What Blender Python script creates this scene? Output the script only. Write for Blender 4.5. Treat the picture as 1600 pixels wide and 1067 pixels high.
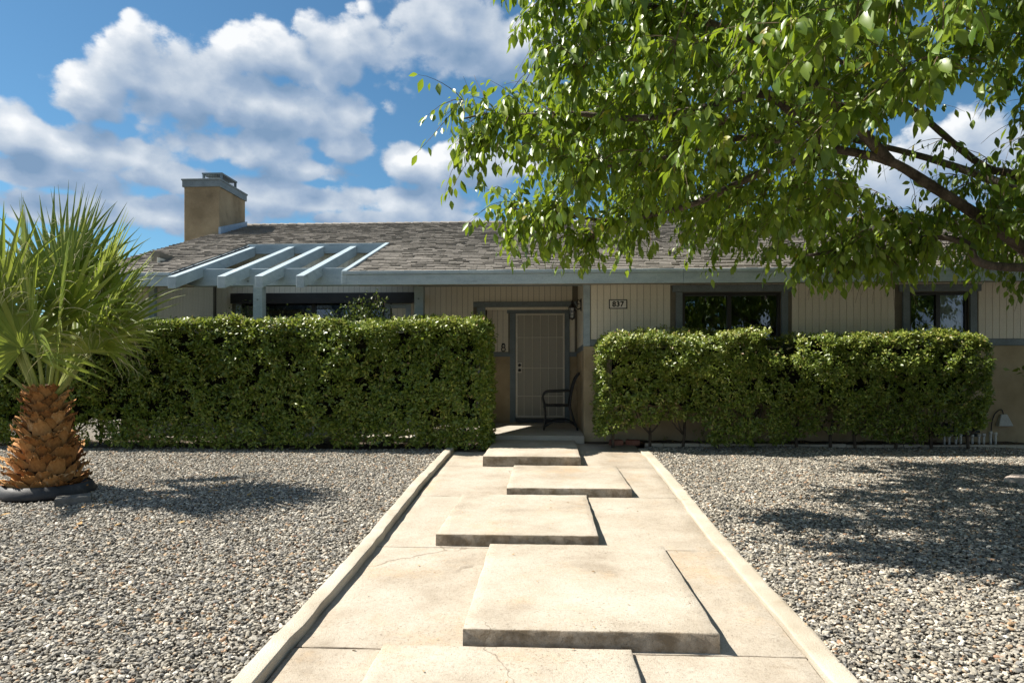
import bpy, math, random
import numpy as np
from mathutils import Vector, Matrix
random.seed(7); rng = np.random.default_rng(11)
R = math.radians
for o in list(bpy.data.objects): bpy.data.objects.remove(o)
sc = bpy.context.scene
col = sc.collection

# ------------------------------------------------------------------ camera, sky, sun, exposure
YAW, CAM_Z = R(2.95), 1.07
cam_d = bpy.data.cameras.new('camera'); cam = bpy.data.objects.new('camera', cam_d); col.objects.link(cam)
cam.location = (0, 0, CAM_Z); cam.rotation_euler = (R(90), 0, YAW)
cam_d.sensor_width = 36; cam_d.lens = 24.0; cam_d.shift_y = (580 - 533.5) / 1600
cam_d.clip_start = 0.05; cam_d.clip_end = 3000
sc.camera = cam

SUN_EL, SUN_AZ = R(49), R(6)               # sun stands to the left (-X), a little behind the house (+Y)
sun_dir = Vector((-math.cos(SUN_EL) * math.cos(SUN_AZ), math.cos(SUN_EL) * math.sin(SUN_AZ), math.sin(SUN_EL)))
sd = bpy.data.lights.new('sun', 'SUN'); sun = bpy.data.objects.new('sun', sd); col.objects.link(sun)
sd.energy = 4.4; sd.angle = R(0.5); sd.color = (1.0, 0.945, 0.85)
sun.rotation_euler = sun_dir.to_track_quat('Z', 'Y').to_euler()

sc.view_settings.view_transform = 'Standard'; sc.view_settings.look = 'None'
sc.view_settings.exposure = 1.26; sc.view_settings.gamma = 1.0; sc.view_settings.use_curve_mapping = False
sc.cycles.use_denoising = True
sc.cycles.max_bounces = 8; sc.cycles.transparent_max_bounces = 12
sc.cycles.sample_clamp_indirect = 6

def sky_angles(px, py):                      # direction of a cloud as azimuth / elevation
    u = (px - 800) / 1067; v = (580 - py) / 1067
    x = -math.sin(YAW) + u * math.cos(YAW); y = math.cos(YAW) + u * math.sin(YAW)
    return math.atan2(x, y), math.atan2(v, math.hypot(x, y))

class NT:
    def __init__(s, tree): s.t = tree; s.n = tree.nodes; s.l = tree.links
    def node(s, typ, **kw):
        n = s.n.new(typ)
        for k, v in kw.items():
            if k.startswith('i_'):
                n.inputs[k[2:].replace('_', ' ')].default_value = v
            else: setattr(n, k, v)
        return n
    def put(s, sock, v):
        if isinstance(v, bpy.types.NodeSocket): s.l.new(v, sock)
        else: sock.default_value = v
    def math(s, op, a, b=None, c=None, clamp=False):
        n = s.n.new('ShaderNodeMath'); n.operation = op; n.use_clamp = clamp
        s.put(n.inputs[0], a)
        if b is not None: s.put(n.inputs[1], b)
        if c is not None: s.put(n.inputs[2], c)
        return n.outputs[0]
    def mix(s, f, a, b, blend='MIX'):
        n = s.n.new('ShaderNodeMix'); n.data_type = 'RGBA'; n.blend_type = blend
        s.put(n.inputs[0], f)
        for k, v in ((6, a), (7, b)):
            if not isinstance(v, bpy.types.NodeSocket) and len(v) == 3: v = (*v, 1)
            s.put(n.inputs[k], v)
        return n.outputs[2]
    def ramp(s, f, stops):
        n = s.n.new('ShaderNodeValToRGB'); s.put(n.inputs[0], f)
        e = n.color_ramp.elements
        while len(e) < len(stops): e.new(0.5)
        for q, (p, c) in zip(e, stops):
            q.position = p; q.color = (*c, 1) if len(c) == 3 else c
        return n.outputs[0]
    def noise(s, vec, scale, detail=4, rough=0.55, dist=0.0):
        n = s.n.new('ShaderNodeTexNoise'); n.inputs['Scale'].default_value = scale
        n.inputs['Detail'].default_value = detail; n.inputs['Roughness'].default_value = rough
        n.inputs['Distortion'].default_value = dist
        if vec is not None: s.l.new(vec, n.inputs['Vector'])
        return n.outputs[0]
    def comb(s, x, y, z):
        n = s.n.new('ShaderNodeCombineXYZ')
        for k, v in enumerate((x, y, z)): s.put(n.inputs[k], v)
        return n.outputs[0]
    def smooth(s, v, a, b):
        n = s.n.new('ShaderNodeMapRange'); n.interpolation_type = 'SMOOTHSTEP'
        s.put(n.inputs[0], v); n.inputs[1].default_value = a; n.inputs[2].default_value = b
        return n.outputs[0]

world = bpy.data.worlds.new('World'); sc.world = world; world.use_nodes = True
W = NT(world.node_tree); W.n.clear()
sky = W.node('ShaderNodeTexSky', sky_type='NISHITA', sun_disc=False)
sky.sun_elevation = SUN_EL; sky.sun_rotation = math.atan2(sun_dir.x, sun_dir.y)
sky.altitude = 700; sky.air_density = 1.0; sky.dust_density = 0.4; sky.ozone_density = 2.5
# cumulus: (px, py, half width, half height) of each puff as the photograph shows them, turned into directions
PUFFS = [(215, 105, 80, 55), (140, 145, 95, 40), (300, 150, 140, 68), (430, 165, 130, 48), (540, 175, 75, 30),
         (420, 85, 85, 42), (540, 75, 80, 50), (715, 45, 105, 68), (800, 70, 110, 60), (35, 205, 70, 45), (130, 235, 140, 36), (380, 235, 110, 30),
         (545, 226, 48, 30), (60, 275, 180, 24), (330, 285, 170, 20), (480, 268, 70, 18), (640, 258, 52, 32), (725, 258, 100, 36), (655, 320, 100, 26),
         (480, 312, 120, 26), (200, 332, 260, 30), (640, 345, 220, 18), (1500, 250, 200, 60), (1420, 300, 160, 30)]
grp = bpy.data.node_groups.new('cloud_density', 'ShaderNodeTree')
grp.interface.new_socket('Az', in_out='INPUT', socket_type='NodeSocketFloat')
grp.interface.new_socket('El', in_out='INPUT', socket_type='NodeSocketFloat')
grp.interface.new_socket('Density', in_out='OUTPUT', socket_type='NodeSocketFloat')
G = NT(grp); gi = G.n.new('NodeGroupInput'); go = G.n.new('NodeGroupOutput')
az, el = gi.outputs[0], gi.outputs[1]
pv = G.comb(az, G.math('MULTIPLY', el, 1.35), 0.0); pv0 = G.comb(az, el, 0.0)
nb = G.n.new('ShaderNodeTexNoise'); nb.inputs['Scale'].default_value = 12.0; nb.inputs['Detail'].default_value = 8; nb.inputs['Roughness'].default_value = 0.62; G.l.new(pv, nb.inputs['Vector']); n_big = nb.outputs[0]; n_col = nb.outputs[1]; n_far = G.noise(pv, 3.1, 2, 0.5, 0.0)
best = None
for (px, py, hw, hh) in PUFFS:
    a0, e0 = sky_angles(px, py); sa, se = hw / 1067 * math.cos(a0) ** 2, hh / 1067 * math.cos(a0)
    ma = G.n.new('ShaderNodeVectorMath'); ma.operation = 'MULTIPLY_ADD'; G.l.new(pv0, ma.inputs[0]); ma.inputs[1].default_value = (1/sa, 1/se, 0); ma.inputs[2].default_value = (-a0/sa, -e0/se, 0)
    le = G.n.new('ShaderNodeVectorMath'); le.operation = 'LENGTH'; G.l.new(ma.outputs[0], le.inputs[0])
    best = le.outputs['Value'] if best is None else G.math('SMOOTH_MIN', best, le.outputs['Value'], 0.3)
best = G.math('MAXIMUM', G.math('MULTIPLY', G.math('SUBTRACT', 0.92, best), 1.5), -1.8)
far = G.math('MULTIPLY', G.math('SUBTRACT', n_far, 0.47), 5.0)          # the same weather all round
gate = G.smooth(G.math('ABSOLUTE', G.math('ADD', az, 0.1)), 0.62, 0.95)
far = G.math('SUBTRACT', far, G.math('MULTIPLY', G.math('SUBTRACT', 1.0, gate), 3.0))
warp = G.n.new('ShaderNodeVectorMath'); warp.operation = 'MULTIPLY_ADD'; G.l.new(n_col, warp.inputs[0]); warp.inputs[1].default_value = (.035, .035, 0); G.l.new(pv, warp.inputs[2])
def billow(sc_):
    vo = G.n.new('ShaderNodeTexVoronoi'); vo.voronoi_dimensions = '2D'; vo.feature = 'SMOOTH_F1'; vo.inputs['Scale'].default_value = sc_; vo.inputs['Smoothness'].default_value = 0.25; G.l.new(warp.outputs[0], vo.inputs['Vector'])
    return G.math('SUBTRACT', 0.42, vo.outputs['Distance'])
lump = G.math('ADD', G.math('MULTIPLY', billow(13.0), 1.2), G.math('MULTIPLY', billow(36.0), 0.55))
d = G.math('ADD', G.math('ADD', G.math('MAXIMUM', best, far), lump), G.math('MULTIPLY', G.math('SUBTRACT', n_big, 0.5), 2.3))
G.l.new(d, go.inputs[0])

tc = W.n.new('ShaderNodeTexCoord'); sep = W.n.new('ShaderNodeSeparateXYZ'); W.l.new(tc.outputs['Generated'], sep.inputs[0])
wx, wy, wz = sep.outputs
waz = W.math('ARCTAN2', wx, wy)
wel = W.math('ARCTAN2', wz, W.math('SQRT', W.math('ADD', W.math('MULTIPLY', wx, wx), W.math('MULTIPLY', wy, wy))))
def dens(da, de):
    g = W.n.new('ShaderNodeGroup'); g.node_tree = grp
    W.put(g.inputs[0], W.math('ADD', waz, da)); W.put(g.inputs[1], W.math('ADD', wel, de))
    return g.outputs[0]
d0, d1 = dens(0, 0), dens(-0.012, 0.034)
cover = W.math('MULTIPLY', W.smooth(d0, -0.32, 0.22), W.smooth(wel, -0.02, 0.03))
lit = W.math('ADD', 0.50, W.math('SUBTRACT', W.math('MULTIPLY', W.math('SUBTRACT', d0, d1), 0.34), W.math('MULTIPLY', W.math('SUBTRACT', d0, 0.2), 0.17)), clamp=True)
cloud_c = W.ramp(lit, [(0.14, (0.85, 1.3, 1.95)), (0.42, (1.35, 1.75, 2.35)), (0.66, (2.1, 2.4, 2.8)), (0.86, (2.9, 3.1, 3.35)), (1.0, (3.8, 3.85, 3.9))])
tint = W.mix(1.0, sky.outputs[0], (0.29, 0.43, 0.455), 'MULTIPLY')
final = W.mix(W.math('MULTIPLY', cover, 0.96), tint, cloud_c)
bg = W.n.new('ShaderNodeBackground'); bg.inputs['Strength'].default_value = 0.11; W.l.new(final, bg.inputs['Color'])
wo = W.n.new('ShaderNodeOutputWorld'); W.l.new(bg.outputs[0], wo.inputs['Surface'])

# ------------------------------------------------------------------ helpers
def tag(o, label=None, cat=None, group=None, kind=None):
    for k, v in (('label', label), ('category', cat), ('group', group), ('kind', kind)):
        if v: o[k] = v
    return o
def empty(name, loc):
    o = bpy.data.objects.new(name, None); col.objects.link(o); o.location = loc; o.empty_display_size = 0.2
    return o
def attach(o, parent):
    if parent is not None:
        o.parent = parent
        w = Matrix.Identity(4)
        p = parent; chain = []
        while p is not None: chain.append(p); p = p.parent
        for p in reversed(chain): w = w @ p.matrix_parent_inverse @ p.matrix_basis
        o.matrix_parent_inverse = w.inverted()
    return o
def link(name, me, mat, parent=None):
    o = bpy.data.objects.new(name, me); col.objects.link(o)
    if mat is not None and not me.materials: me.materials.append(mat)
    return attach(o, parent)
class MB:
    def __init__(s): s.v = []; s.f = []
    def box(s, x0, x1, y0, y1, z0, z1):
        b = len(s.v)
        s.v += [(x0,y0,z0),(x1,y0,z0),(x1,y1,z0),(x0,y1,z0),(x0,y0,z1),(x1,y0,z1),(x1,y1,z1),(x0,y1,z1)]
        s.f += [tuple(b+i for i in q) for q in ((0,3,2,1),(4,5,6,7),(0,1,5,4),(1,2,6,5),(2,3,7,6),(3,0,4,7))]
        return s
    def hexa(s, bot, top):               # 4 bottom + 4 top points, counter-clockwise from above
        b = len(s.v); s.v += list(bot) + list(top)
        s.f += [tuple(b+i for i in q) for q in ((0,3,2,1),(4,5,6,7),(0,1,5,4),(1,2,6,5),(2,3,7,6),(3,0,4,7))]
        return s
    def tube(s, pts, rad, n=8, cap=True):
        pts = [Vector(p) for p in pts]
        if not hasattr(rad, '__len__'): rad = [rad] * len(pts)
        b = len(s.v); up = Vector((0.13, 0.29, 0.95))
        prev = None
        for i, p in enumerate(pts):
            t = (pts[min(i+1, len(pts)-1)] - pts[max(i-1, 0)]).normalized()
            if prev is None:
                a = t.cross(up if abs(t.dot(up)) < 0.95 else Vector((1, 0, 0))).normalized()
            else:
                a = (prev - t * prev.dot(t)).normalized()
            prev = a; c = t.cross(a)
            for k in range(n):
                w = 2 * math.pi * k / n
                s.v.append(tuple(p + (a * math.cos(w) + c * math.sin(w)) * rad[i]))
        for i in range(len(pts) - 1):
            for k in range(n):
                k2 = (k + 1) % n
                s.f.append((b+i*n+k, b+i*n+k2, b+(i+1)*n+k2, b+(i+1)*n+k))
        if cap:
            s.f.append(tuple(b + k for k in reversed(range(n)))); e = b + (len(pts)-1)*n
            s.f.append(tuple(e + k for k in range(n)))
        return s
    def lathe(s, prof, c, n=24):
        b = len(s.v)
        for (r, z) in prof:
            for k in range(n):
                w = 2*math.pi*k/n; s.v.append((c[0]+r*math.cos(w), c[1]+r*math.sin(w), c[2]+z))
        for i in range(len(prof)-1):
            for k in range(n):
                k2 = (k+1) % n; s.f.append((b+i*n+k, b+i*n+k2, b+(i+1)*n+k2, b+(i+1)*n+k))
        return s
    def mesh(s, name, smooth=False):
        me = bpy.data.meshes.new(name); me.from_pydata(s.v, [], s.f); me.update()
        if smooth: me.polygons.foreach_set('use_smooth', [True]*len(me.polygons))
        return me
    def build(s, name, mat, parent=None, smooth=False, bevel=0.0):
        o = link(name, s.mesh(name, smooth), mat, parent)
        if bevel:
            m = o.modifiers.new('bevel', 'BEVEL'); m.width = bevel; m.segments = 2; m.limit_method = 'ANGLE'
        return o
def fast_mesh(name, V, F):                # V (n,3) floats, F (m,k) ints
    me = bpy.data.meshes.new(name); V = np.asarray(V, np.float32); F = np.asarray(F, np.int32)
    me.vertices.add(len(V)); me.vertices.foreach_set('co', V.ravel())
    k = F.shape[1]; me.loops.add(F.size); me.loops.foreach_set('vertex_index', F.ravel())
    me.polygons.add(len(F)); me.polygons.foreach_set('loop_start', np.arange(0, F.size, k, dtype=np.int32))
    me.polygons.foreach_set('loop_total', np.full(len(F), k, np.int32))
    me.update(calc_edges=True); me.validate()
    return me
def crom(pts, n):                          # Catmull-Rom resample
    P = [Vector(p) for p in pts]; P = [P[0]*2-P[1]] + P + [P[-1]*2-P[-2]]; out = []
    for i in range(1, len(P)-2):
        for k in range(n):
            t = k / n; a, b, c, d = P[i-1], P[i], P[i+1], P[i+2]
            out.append(0.5*((2*b)+(c-a)*t+(2*a-5*b+4*c-d)*t*t+(3*b-3*c+d-a)*t**3))
    out.append(P[-2]); return out
def gz(y): return -0.546 + 0.0515 * min(max(y, -4.0), 10.6)     # the front yard climbs towards the house

# ------------------------------------------------------------------ materials
def new_mat(name):
    m = bpy.data.materials.new(name); m.use_nodes = True; t = NT(m.node_tree); t.n.clear()
    out = t.n.new('ShaderNodeOutputMaterial'); return m, t, out
def surf(name, stops, scale=6.0, rough=0.75, bump=0.2, bscale=60.0, detail=6, spec=0.3, metal=0.0, stretch=(1, 1, 1), island=0.0, dirt=None, bdist=0.01, fine=0.12):
    m, t, out = new_mat(name)
    tcn = t.n.new('ShaderNodeTexCoord'); mp = t.n.new('ShaderNodeMapping'); t.l.new(tcn.outputs['Object'], mp.inputs[0]); mp.inputs['Scale'].default_value = stretch
    v = mp.outputs[0]
    f = t.noise(v, scale, detail, 0.6)
    f = t.math('ADD', t.math('MULTIPLY', t.math('SUBTRACT', f, 0.5), 1.8), 0.5)
    if island:
        g = t.n.new('ShaderNodeNewGeometry'); oi = t.n.new('ShaderNodeObjectInfo')
        rnd = t.math('FRACT', t.math('ADD', g.outputs['Random Per Island'], oi.outputs['Random']))
        f = t.math('ADD', t.math('MULTIPLY', f, 1 - island), t.math('MULTIPLY', rnd, island))
    c = t.ramp(f, stops)
    if fine:
        nf = t.noise(v, bscale * 1.7, 3, 0.6)
        c = t.mix(1.0, c, t.ramp(nf, [(0.3, (1-fine*2,)*3), (0.7, (1+fine,)*3)]), 'MULTIPLY')
    if dirt:
        nd = t.noise(v, dirt[1], 5, 0.65); c = t.mix(t.math('MULTIPLY', t.smooth(nd, 0.55, 0.75), dirt[2]), c, dirt[0])
    p = t.n.new('ShaderNodeBsdfPrincipled'); t.l.new(c, p.inputs['Base Color']); p.inputs['Roughness'].default_value = rough
    p.inputs['Specular IOR Level'].default_value = spec; p.inputs['Metallic'].default_value = metal
    if bump:
        b = t.n.new('ShaderNodeBump'); b.inputs['Strength'].default_value = bump; b.inputs['Distance'].default_value = bdist
        t.l.new(t.noise(v, bscale, 5, 0.6), b.inputs['Height']); t.l.new(b.outputs[0], p.inputs['Normal'])
    t.l.new(p.outputs[0], out.inputs[0]); return m
def leafmat(name, stops, trans=0.35, tcol=(0.30, 0.42, 0.03), rough=0.42, spec=0.45, patch=0.0):
    m, t, out = new_mat(name)
    g = t.n.new('ShaderNodeNewGeometry'); oi = t.n.new('ShaderNodeObjectInfo'); tcn = t.n.new('ShaderNodeTexCoord')
    rnd = t.math('FRACT', t.math('ADD', g.outputs['Random Per Island'], oi.outputs['Random']))
    if patch:
        nz = t.noise(g.outputs['Position'], 1.6, 4, 0.6)
        rnd = t.math('ADD', t.math('MULTIPLY', rnd, 1 - patch), t.math('MULTIPLY', t.smooth(nz, 0.3, 0.7), patch))
    c = t.ramp(rnd, stops)
    p = t.n.new('ShaderNodeBsdfPrincipled'); t.l.new(c, p.inputs['Base Color']); p.inputs['Roughness'].default_value = rough; p.inputs['Specular IOR Level'].default_value = spec
    tr = t.n.new('ShaderNodeBsdfTranslucent'); t.l.new(t.mix(0.6, c, tcol), tr.inputs[0])
    mx = t.n.new('ShaderNodeMixShader'); mx.inputs[0].default_value = trans
    t.l.new(p.outputs[0], mx.inputs[1]); t.l.new(tr.outputs[0], mx.inputs[2]); t.l.new(mx.outputs[0], out.inputs[0]); return m

M = {}
M['blue'] = surf('blue_grey_paint', [(0.25, (0.30, 0.37, 0.41)), (0.75, (0.38, 0.455, 0.49))], 3, 0.6, 0.15, 40, stretch=(1, 1, 3), dirt=((0.15, 0.18, 0.18), 5, 0.5))
M['bluedark'] = surf('slate_blue_trim', [(0.25, (0.155, 0.19, 0.205)), (0.75, (0.20, 0.24, 0.255))], 4, 0.6, 0.15, 40, dirt=((0.08, 0.09, 0.09), 6, 0.5))
M['siding'] = surf('cream_siding', [(0.2, (0.72, 0.665, 0.54)), (0.8, (0.82, 0.77, 0.645))], 2.5, 0.75, 0.35, 50, stretch=(4, 4, 0.5), island=0.25, fine=0.1, dirt=((0.46, 0.41, 0.32), 2.2, 0.35))
M['groove'] = surf('siding_backing', [(0.2, (0.16, 0.145, 0.115)), (0.8, (0.22, 0.20, 0.155))], 4, 0.9, 0)
M['stucco'] = surf('tan_stucco', [(0.2, (0.36, 0.28, 0.165)), (0.8, (0.50, 0.395, 0.25))], 2.2, 0.92, 0.8, 130, dirt=((0.16, 0.12, 0.075), 1.3, 0.55), bdist=0.006)
M['chim'] = surf('weathered_stucco', [(0.2, (0.24, 0.18, 0.105)), (0.8, (0.40, 0.31, 0.19))], 1.8, 0.92, 0.8, 90, dirt=((0.12, 0.09, 0.06), 2.4, 0.6), bdist=0.008)
M['shingle'] = surf('asphalt_shingle', [(0.1, (0.20, 0.182, 0.158)), (0.5, (0.255, 0.232, 0.202)), (0.9, (0.33, 0.30, 0.262))], 1.2, 0.95, 0.8, 220, island=0.22, fine=0.25, bdist=0.004)
M['underlay'] = surf('roof_underlay', [(0.2, (0.04, 0.037, 0.034)), (0.8, (0.06, 0.055, 0.05))], 3, 0.95, 0.2)
M['soffit'] = surf('soffit_paint', [(0.2, (0.30, 0.27, 0.21)), (0.8, (0.37, 0.34, 0.27))], 3, 0.8, 0.1)
M['bronze'] = surf('bronze_aluminium', [(0.2, (0.012, 0.012, 0.013)), (0.8, (0.022, 0.021, 0.021))], 8, 0.4, 0.0, fine=0, spec=0.5)
M['iron'] = surf('black_iron', [(0.2, (0.010, 0.010, 0.011)), (0.8, (0.03, 0.028, 0.026))], 20, 0.5, 0.2, 90, spec=0.5)
M['whitemetal'] = surf('cream_security_steel', [(0.2, (0.66, 0.62, 0.53)), (0.8, (0.76, 0.72, 0.62))], 10, 0.5, 0.05)
M['door'] = surf('entry_door_paint', [(0.2, (0.40, 0.37, 0.30)), (0.8, (0.47, 0.43, 0.36))], 4, 0.6, 0.05)
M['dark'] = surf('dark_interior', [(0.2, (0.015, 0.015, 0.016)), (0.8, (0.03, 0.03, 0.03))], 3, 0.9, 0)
M['curtain'] = surf('pale_blind', [(0.2, (0.74, 0.77, 0.80)), (0.8, (0.84, 0.86, 0.88))], 3, 0.9, 0.1, stretch=(6, 1, 0.4))
def concretemat(name, a, b, c, seed):
    m, t, out = new_mat(name); g = t.n.new('ShaderNodeNewGeometry'); oi = t.n.new('ShaderNodeObjectInfo')
    ad = t.n.new('ShaderNodeVectorMath'); ad.operation = 'ADD'; t.l.new(g.outputs['Position'], ad.inputs[0]); ad.inputs[1].default_value = (seed, seed*1.7, 0); v = ad.outputs[0]
    f = t.math('ADD', t.math('MULTIPLY', t.noise(v, 1.6, 10, 0.66), 1.5), -0.25); col_ = t.ramp(f, [(0.22, a), (0.5, b), (0.8, c)])
    st = t.smooth(t.noise(v, 1.1, 10, 0.75), 0.50, 0.70); col_ = t.mix(t.math('MULTIPLY', st, 0.55), col_, (0.46, 0.315, 0.175))
    st2 = t.smooth(t.noise(v, 3.7, 6, 0.7), 0.58, 0.72); col_ = t.mix(t.math('MULTIPLY', st2, 0.35), col_, (0.30, 0.235, 0.16))
    gr = t.math('MULTIPLY', t.math('ADD', t.noise(v, 190, 3, 0.75), t.noise(v, 55, 4, 0.75)), 0.5); col_ = t.mix(1.0, col_, t.ramp(gr, [(0.36, (0.55, 0.52, 0.47)), (0.46, (0.95,)*3), (0.64, (1.10,)*3)]), 'MULTIPLY')
    pit = t.math('SUBTRACT', 1.0, t.smooth(t.noise(v, 60, 4, 0.65), 0.33, 0.38)); pit = t.math('MULTIPLY', pit, t.smooth(t.noise(v, 2.3, 6, .7), 0.45, 0.55)); col_ = t.mix(t.math('MULTIPLY', pit, 0.6), col_, (0.20, 0.15, 0.10))
    wv = t.n.new('ShaderNodeTexNoise'); wv.inputs['Scale'].default_value = 4.0; wv.inputs['Detail'].default_value = 5; t.l.new(v, wv.inputs['Vector'])
    wm = t.n.new('ShaderNodeVectorMath'); wm.operation = 'MULTIPLY_ADD'; t.l.new(wv.outputs[1], wm.inputs[0]); wm.inputs[1].default_value = (.35, .35, 0); t.l.new(v, wm.inputs[2])
    vo = t.n.new('ShaderNodeTexVoronoi'); vo.feature = 'DISTANCE_TO_EDGE'; vo.inputs['Scale'].default_value = 0.55; t.l.new(wm.outputs[0], vo.inputs['Vector'])
    crack = t.math('MULTIPLY', t.math('SUBTRACT', 1.0, t.smooth(vo.outputs['Distance'], 0.0012, 0.0042)), t.smooth(t.noise(v, 0.8, 3), 0.55, 0.60)); col_ = t.mix(t.math('MULTIPLY', crack, 0.5), col_, (0.13, 0.10, 0.07))
    sp = t.n.new('ShaderNodeSeparateXYZ'); t.l.new(g.outputs['True Normal'], sp.inputs[0]); edge_ = t.math('SUBTRACT', 1.0, t.smooth(sp.outputs[2], 0.3, 0.7))   # side faces: soil stain, deepened to put their shade into the colour
    stain_shade_ = t.math('MULTIPLY', edge_, t.math('ADD', 0.35, t.math('MULTIPLY', t.smooth(t.noise(v, 9, 6, 0.7), 0.35, 0.65), 0.6))); col_ = t.mix(stain_shade_, col_, (0.17, 0.13, 0.085))
    p = t.n.new('ShaderNodeBsdfPrincipled'); t.l.new(col_, p.inputs['Base Color']); p.inputs['Roughness'].default_value = 0.92; p.inputs['Specular IOR Level'].default_value = 0.2
    h = t.math('SUBTRACT', t.math('ADD', t.noise(v, 140, 5, 0.65), t.math('MULTIPLY', t.noise(v, 14, 4, 0.6), 1.2)), t.math('MULTIPLY', pit, 0.8))
    bp = t.n.new('ShaderNodeBump'); bp.inputs['Strength'].default_value = 0.75; bp.inputs['Distance'].default_value = 0.006; t.l.new(h, bp.inputs['Height']); t.l.new(bp.outputs[0], p.inputs['Normal'])
    t.l.new(p.outputs[0], out.inputs[0]); return m
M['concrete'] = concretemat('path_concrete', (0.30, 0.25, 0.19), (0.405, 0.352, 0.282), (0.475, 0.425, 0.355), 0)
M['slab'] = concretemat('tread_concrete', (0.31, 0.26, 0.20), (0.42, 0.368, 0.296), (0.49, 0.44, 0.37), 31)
M['kerb'] = surf('kerb_concrete', [(0.15, (0.40, 0.345, 0.265)), (0.85, (0.54, 0.485, 0.395))], 2.5, 0.9, 0.8, 120, dirt=((0.25, 0.19, 0.12), 3.0, 0.5), bdist=0.007)
M['porch'] = surf('porch_concrete', [(0.15, (0.36, 0.32, 0.26)), (0.85, (0.48, 0.44, 0.37))], 2, 0.85, 0.4, 120)
M['soil'] = surf('dry_soil', [(0.15, (0.055, 0.042, 0.03)), (0.85, (0.15, 0.115, 0.08))], 5, 0.95, 1.0, 40, bdist=0.02)
M['ground'] = surf('gravelly_ground', [(0.2, (0.12, 0.105, 0.085)), (0.8, (0.26, 0.23, 0.19))], 30, 0.95, 1.0, 45, bdist=0.02, fine=0.3)
M['bark'] = surf('tree_bark', [(0.2, (0.055, 0.045, 0.036)), (0.8, (0.17, 0.14, 0.115))], 9, 0.95, 1.0, 35, stretch=(1, 1, 0.4), bdist=0.02)
M['twig'] = surf('twig_bark', [(0.2, (0.09, 0.065, 0.04)), (0.8, (0.17, 0.12, 0.075))], 9, 0.9, 0.3)
M['stem'] = surf('hedge_stem', [(0.2, (0.05, 0.04, 0.03)), (0.8, (0.12, 0.095, 0.07))], 9, 0.95, 0.4)
M['leaf'] = leafmat('tree_leaf', [(0.0, (0.05, 0.105, 0.013)), (0.4, (0.11, 0.185, 0.02)), (0.8, (0.18, 0.26, 0.03)), (0.985, (0.25, 0.32, 0.04)), (1.0, (0.32, 0.24, 0.03))], 0.38, (0.36, 0.48, 0.02), 0.38, 0.5)
HSTOP = [(0.0, (0.06, 0.10, 0.017)), (0.4, (0.13, 0.185, 0.028)), (0.75, (0.20, 0.255, 0.038)), (0.93, (0.21, 0.24, 0.04)), (0.985, (0.19, 0.19, 0.04)), (1.0, (0.16, 0.085, 0.04))]
M['hedge'] = leafmat('hedge_leaf', HSTOP, 0.30, (0.30, 0.40, 0.03), 0.38, 0.5, 0.25)
M['hedgelit'] = leafmat('hedge_lit_tint', [(0.0, (0.17, 0.22, 0.035)), (0.6, (0.30, 0.34, 0.06)), (0.9, (0.40, 0.40, 0.10)), (1.0, (0.28, 0.16, 0.08))], 0.28, (0.32, 0.38, 0.05), 0.38, 0.5)  # yellower leaves: sunlight on the hedge put into the colour
M['core'] = surf('hedge_shade_core', [(0.2, (0.008, 0.010, 0.005)), (0.8, (0.022, 0.022, 0.012))], 12, 1.0, 0.5, 40, spec=0.0)  # near black, the shade inside the hedge put into the colour
M['vine'] = leafmat('courtyard_leaf', [(0.0, (0.03, 0.06, 0.014)), (0.7, (0.075, 0.115, 0.03)), (1.0, (0.16, 0.17, 0.06))], 0.25, (0.22, 0.3, 0.05), 0.45, 0.4)
M['frond'] = leafmat('palm_blade', [(0.0, (0.11, 0.16, 0.024)), (0.6, (0.19, 0.25, 0.036)), (1.0, (0.29, 0.32, 0.06))], 0.34, (0.42, 0.50, 0.07), 0.42, 0.3)
M['petiole'] = surf('palm_petiole', [(0.2, (0.16, 0.20, 0.04)), (0.8, (0.30, 0.32, 0.09))], 5, 0.5, 0.1)
M['thread'] = leafmat('palm_thread', [(0.0, (0.42, 0.37, 0.20)), (1.0, (0.62, 0.56, 0.36))], 0.3, (0.6, 0.55, 0.3), 0.7, 0.2)
M['scale'] = surf('palm_leaf_base', [(0.1, (0.16, 0.065, 0.02)), (0.4, (0.36, 0.16, 0.045)), (0.7, (0.50, 0.26, 0.09)), (0.92, (0.62, 0.44, 0.25))], 7, 0.8, 0.6, 50, island=0.5, stretch=(1, 1, 0.5), bdist=0.006)
M['palmcore'] = surf('palm_trunk_fibre', [(0.2, (0.03, 0.015, 0.007)), (0.8, (0.10, 0.05, 0.022))], 14, 0.95, 0.8, 50)
M['plastic'] = surf('black_plastic_edging', [(0.2, (0.022, 0.023, 0.025)), (0.8, (0.05, 0.05, 0.052))], 6, 0.55, 0.2, 60, dirt=((0.16, 0.14, 0.11), 6, 0.4))
M['block'] = surf('grey_paver', [(0.2, (0.10, 0.095, 0.085)), (0.8, (0.19, 0.18, 0.16))], 8, 0.9, 0.6, 90)
M['brick'] = surf('red_brick', [(0.2, (0.22, 0.085, 0.055)), (0.8, (0.36, 0.16, 0.11))], 9, 0.9, 0.7, 80)
M['stone'] = surf('pale_pink_stone', [(0.2, (0.40, 0.33, 0.28)), (0.8, (0.55, 0.47, 0.41))], 6, 0.9, 0.6, 60)
M['pvc'] = surf('white_pvc', [(0.2, (0.50, 0.49, 0.45)), (0.8, (0.68, 0.67, 0.62))], 9, 0.5, 0.05)
M['valve'] = surf('green_black_valve', [(0.2, (0.015, 0.020, 0.017)), (0.8, (0.035, 0.045, 0.04))], 9, 0.5, 0.1)
M['greybox'] = surf('grey_plastic', [(0.2, (0.42, 0.42, 0.40)), (0.8, (0.56, 0.56, 0.53))], 9, 0.5, 0.05)
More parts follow.
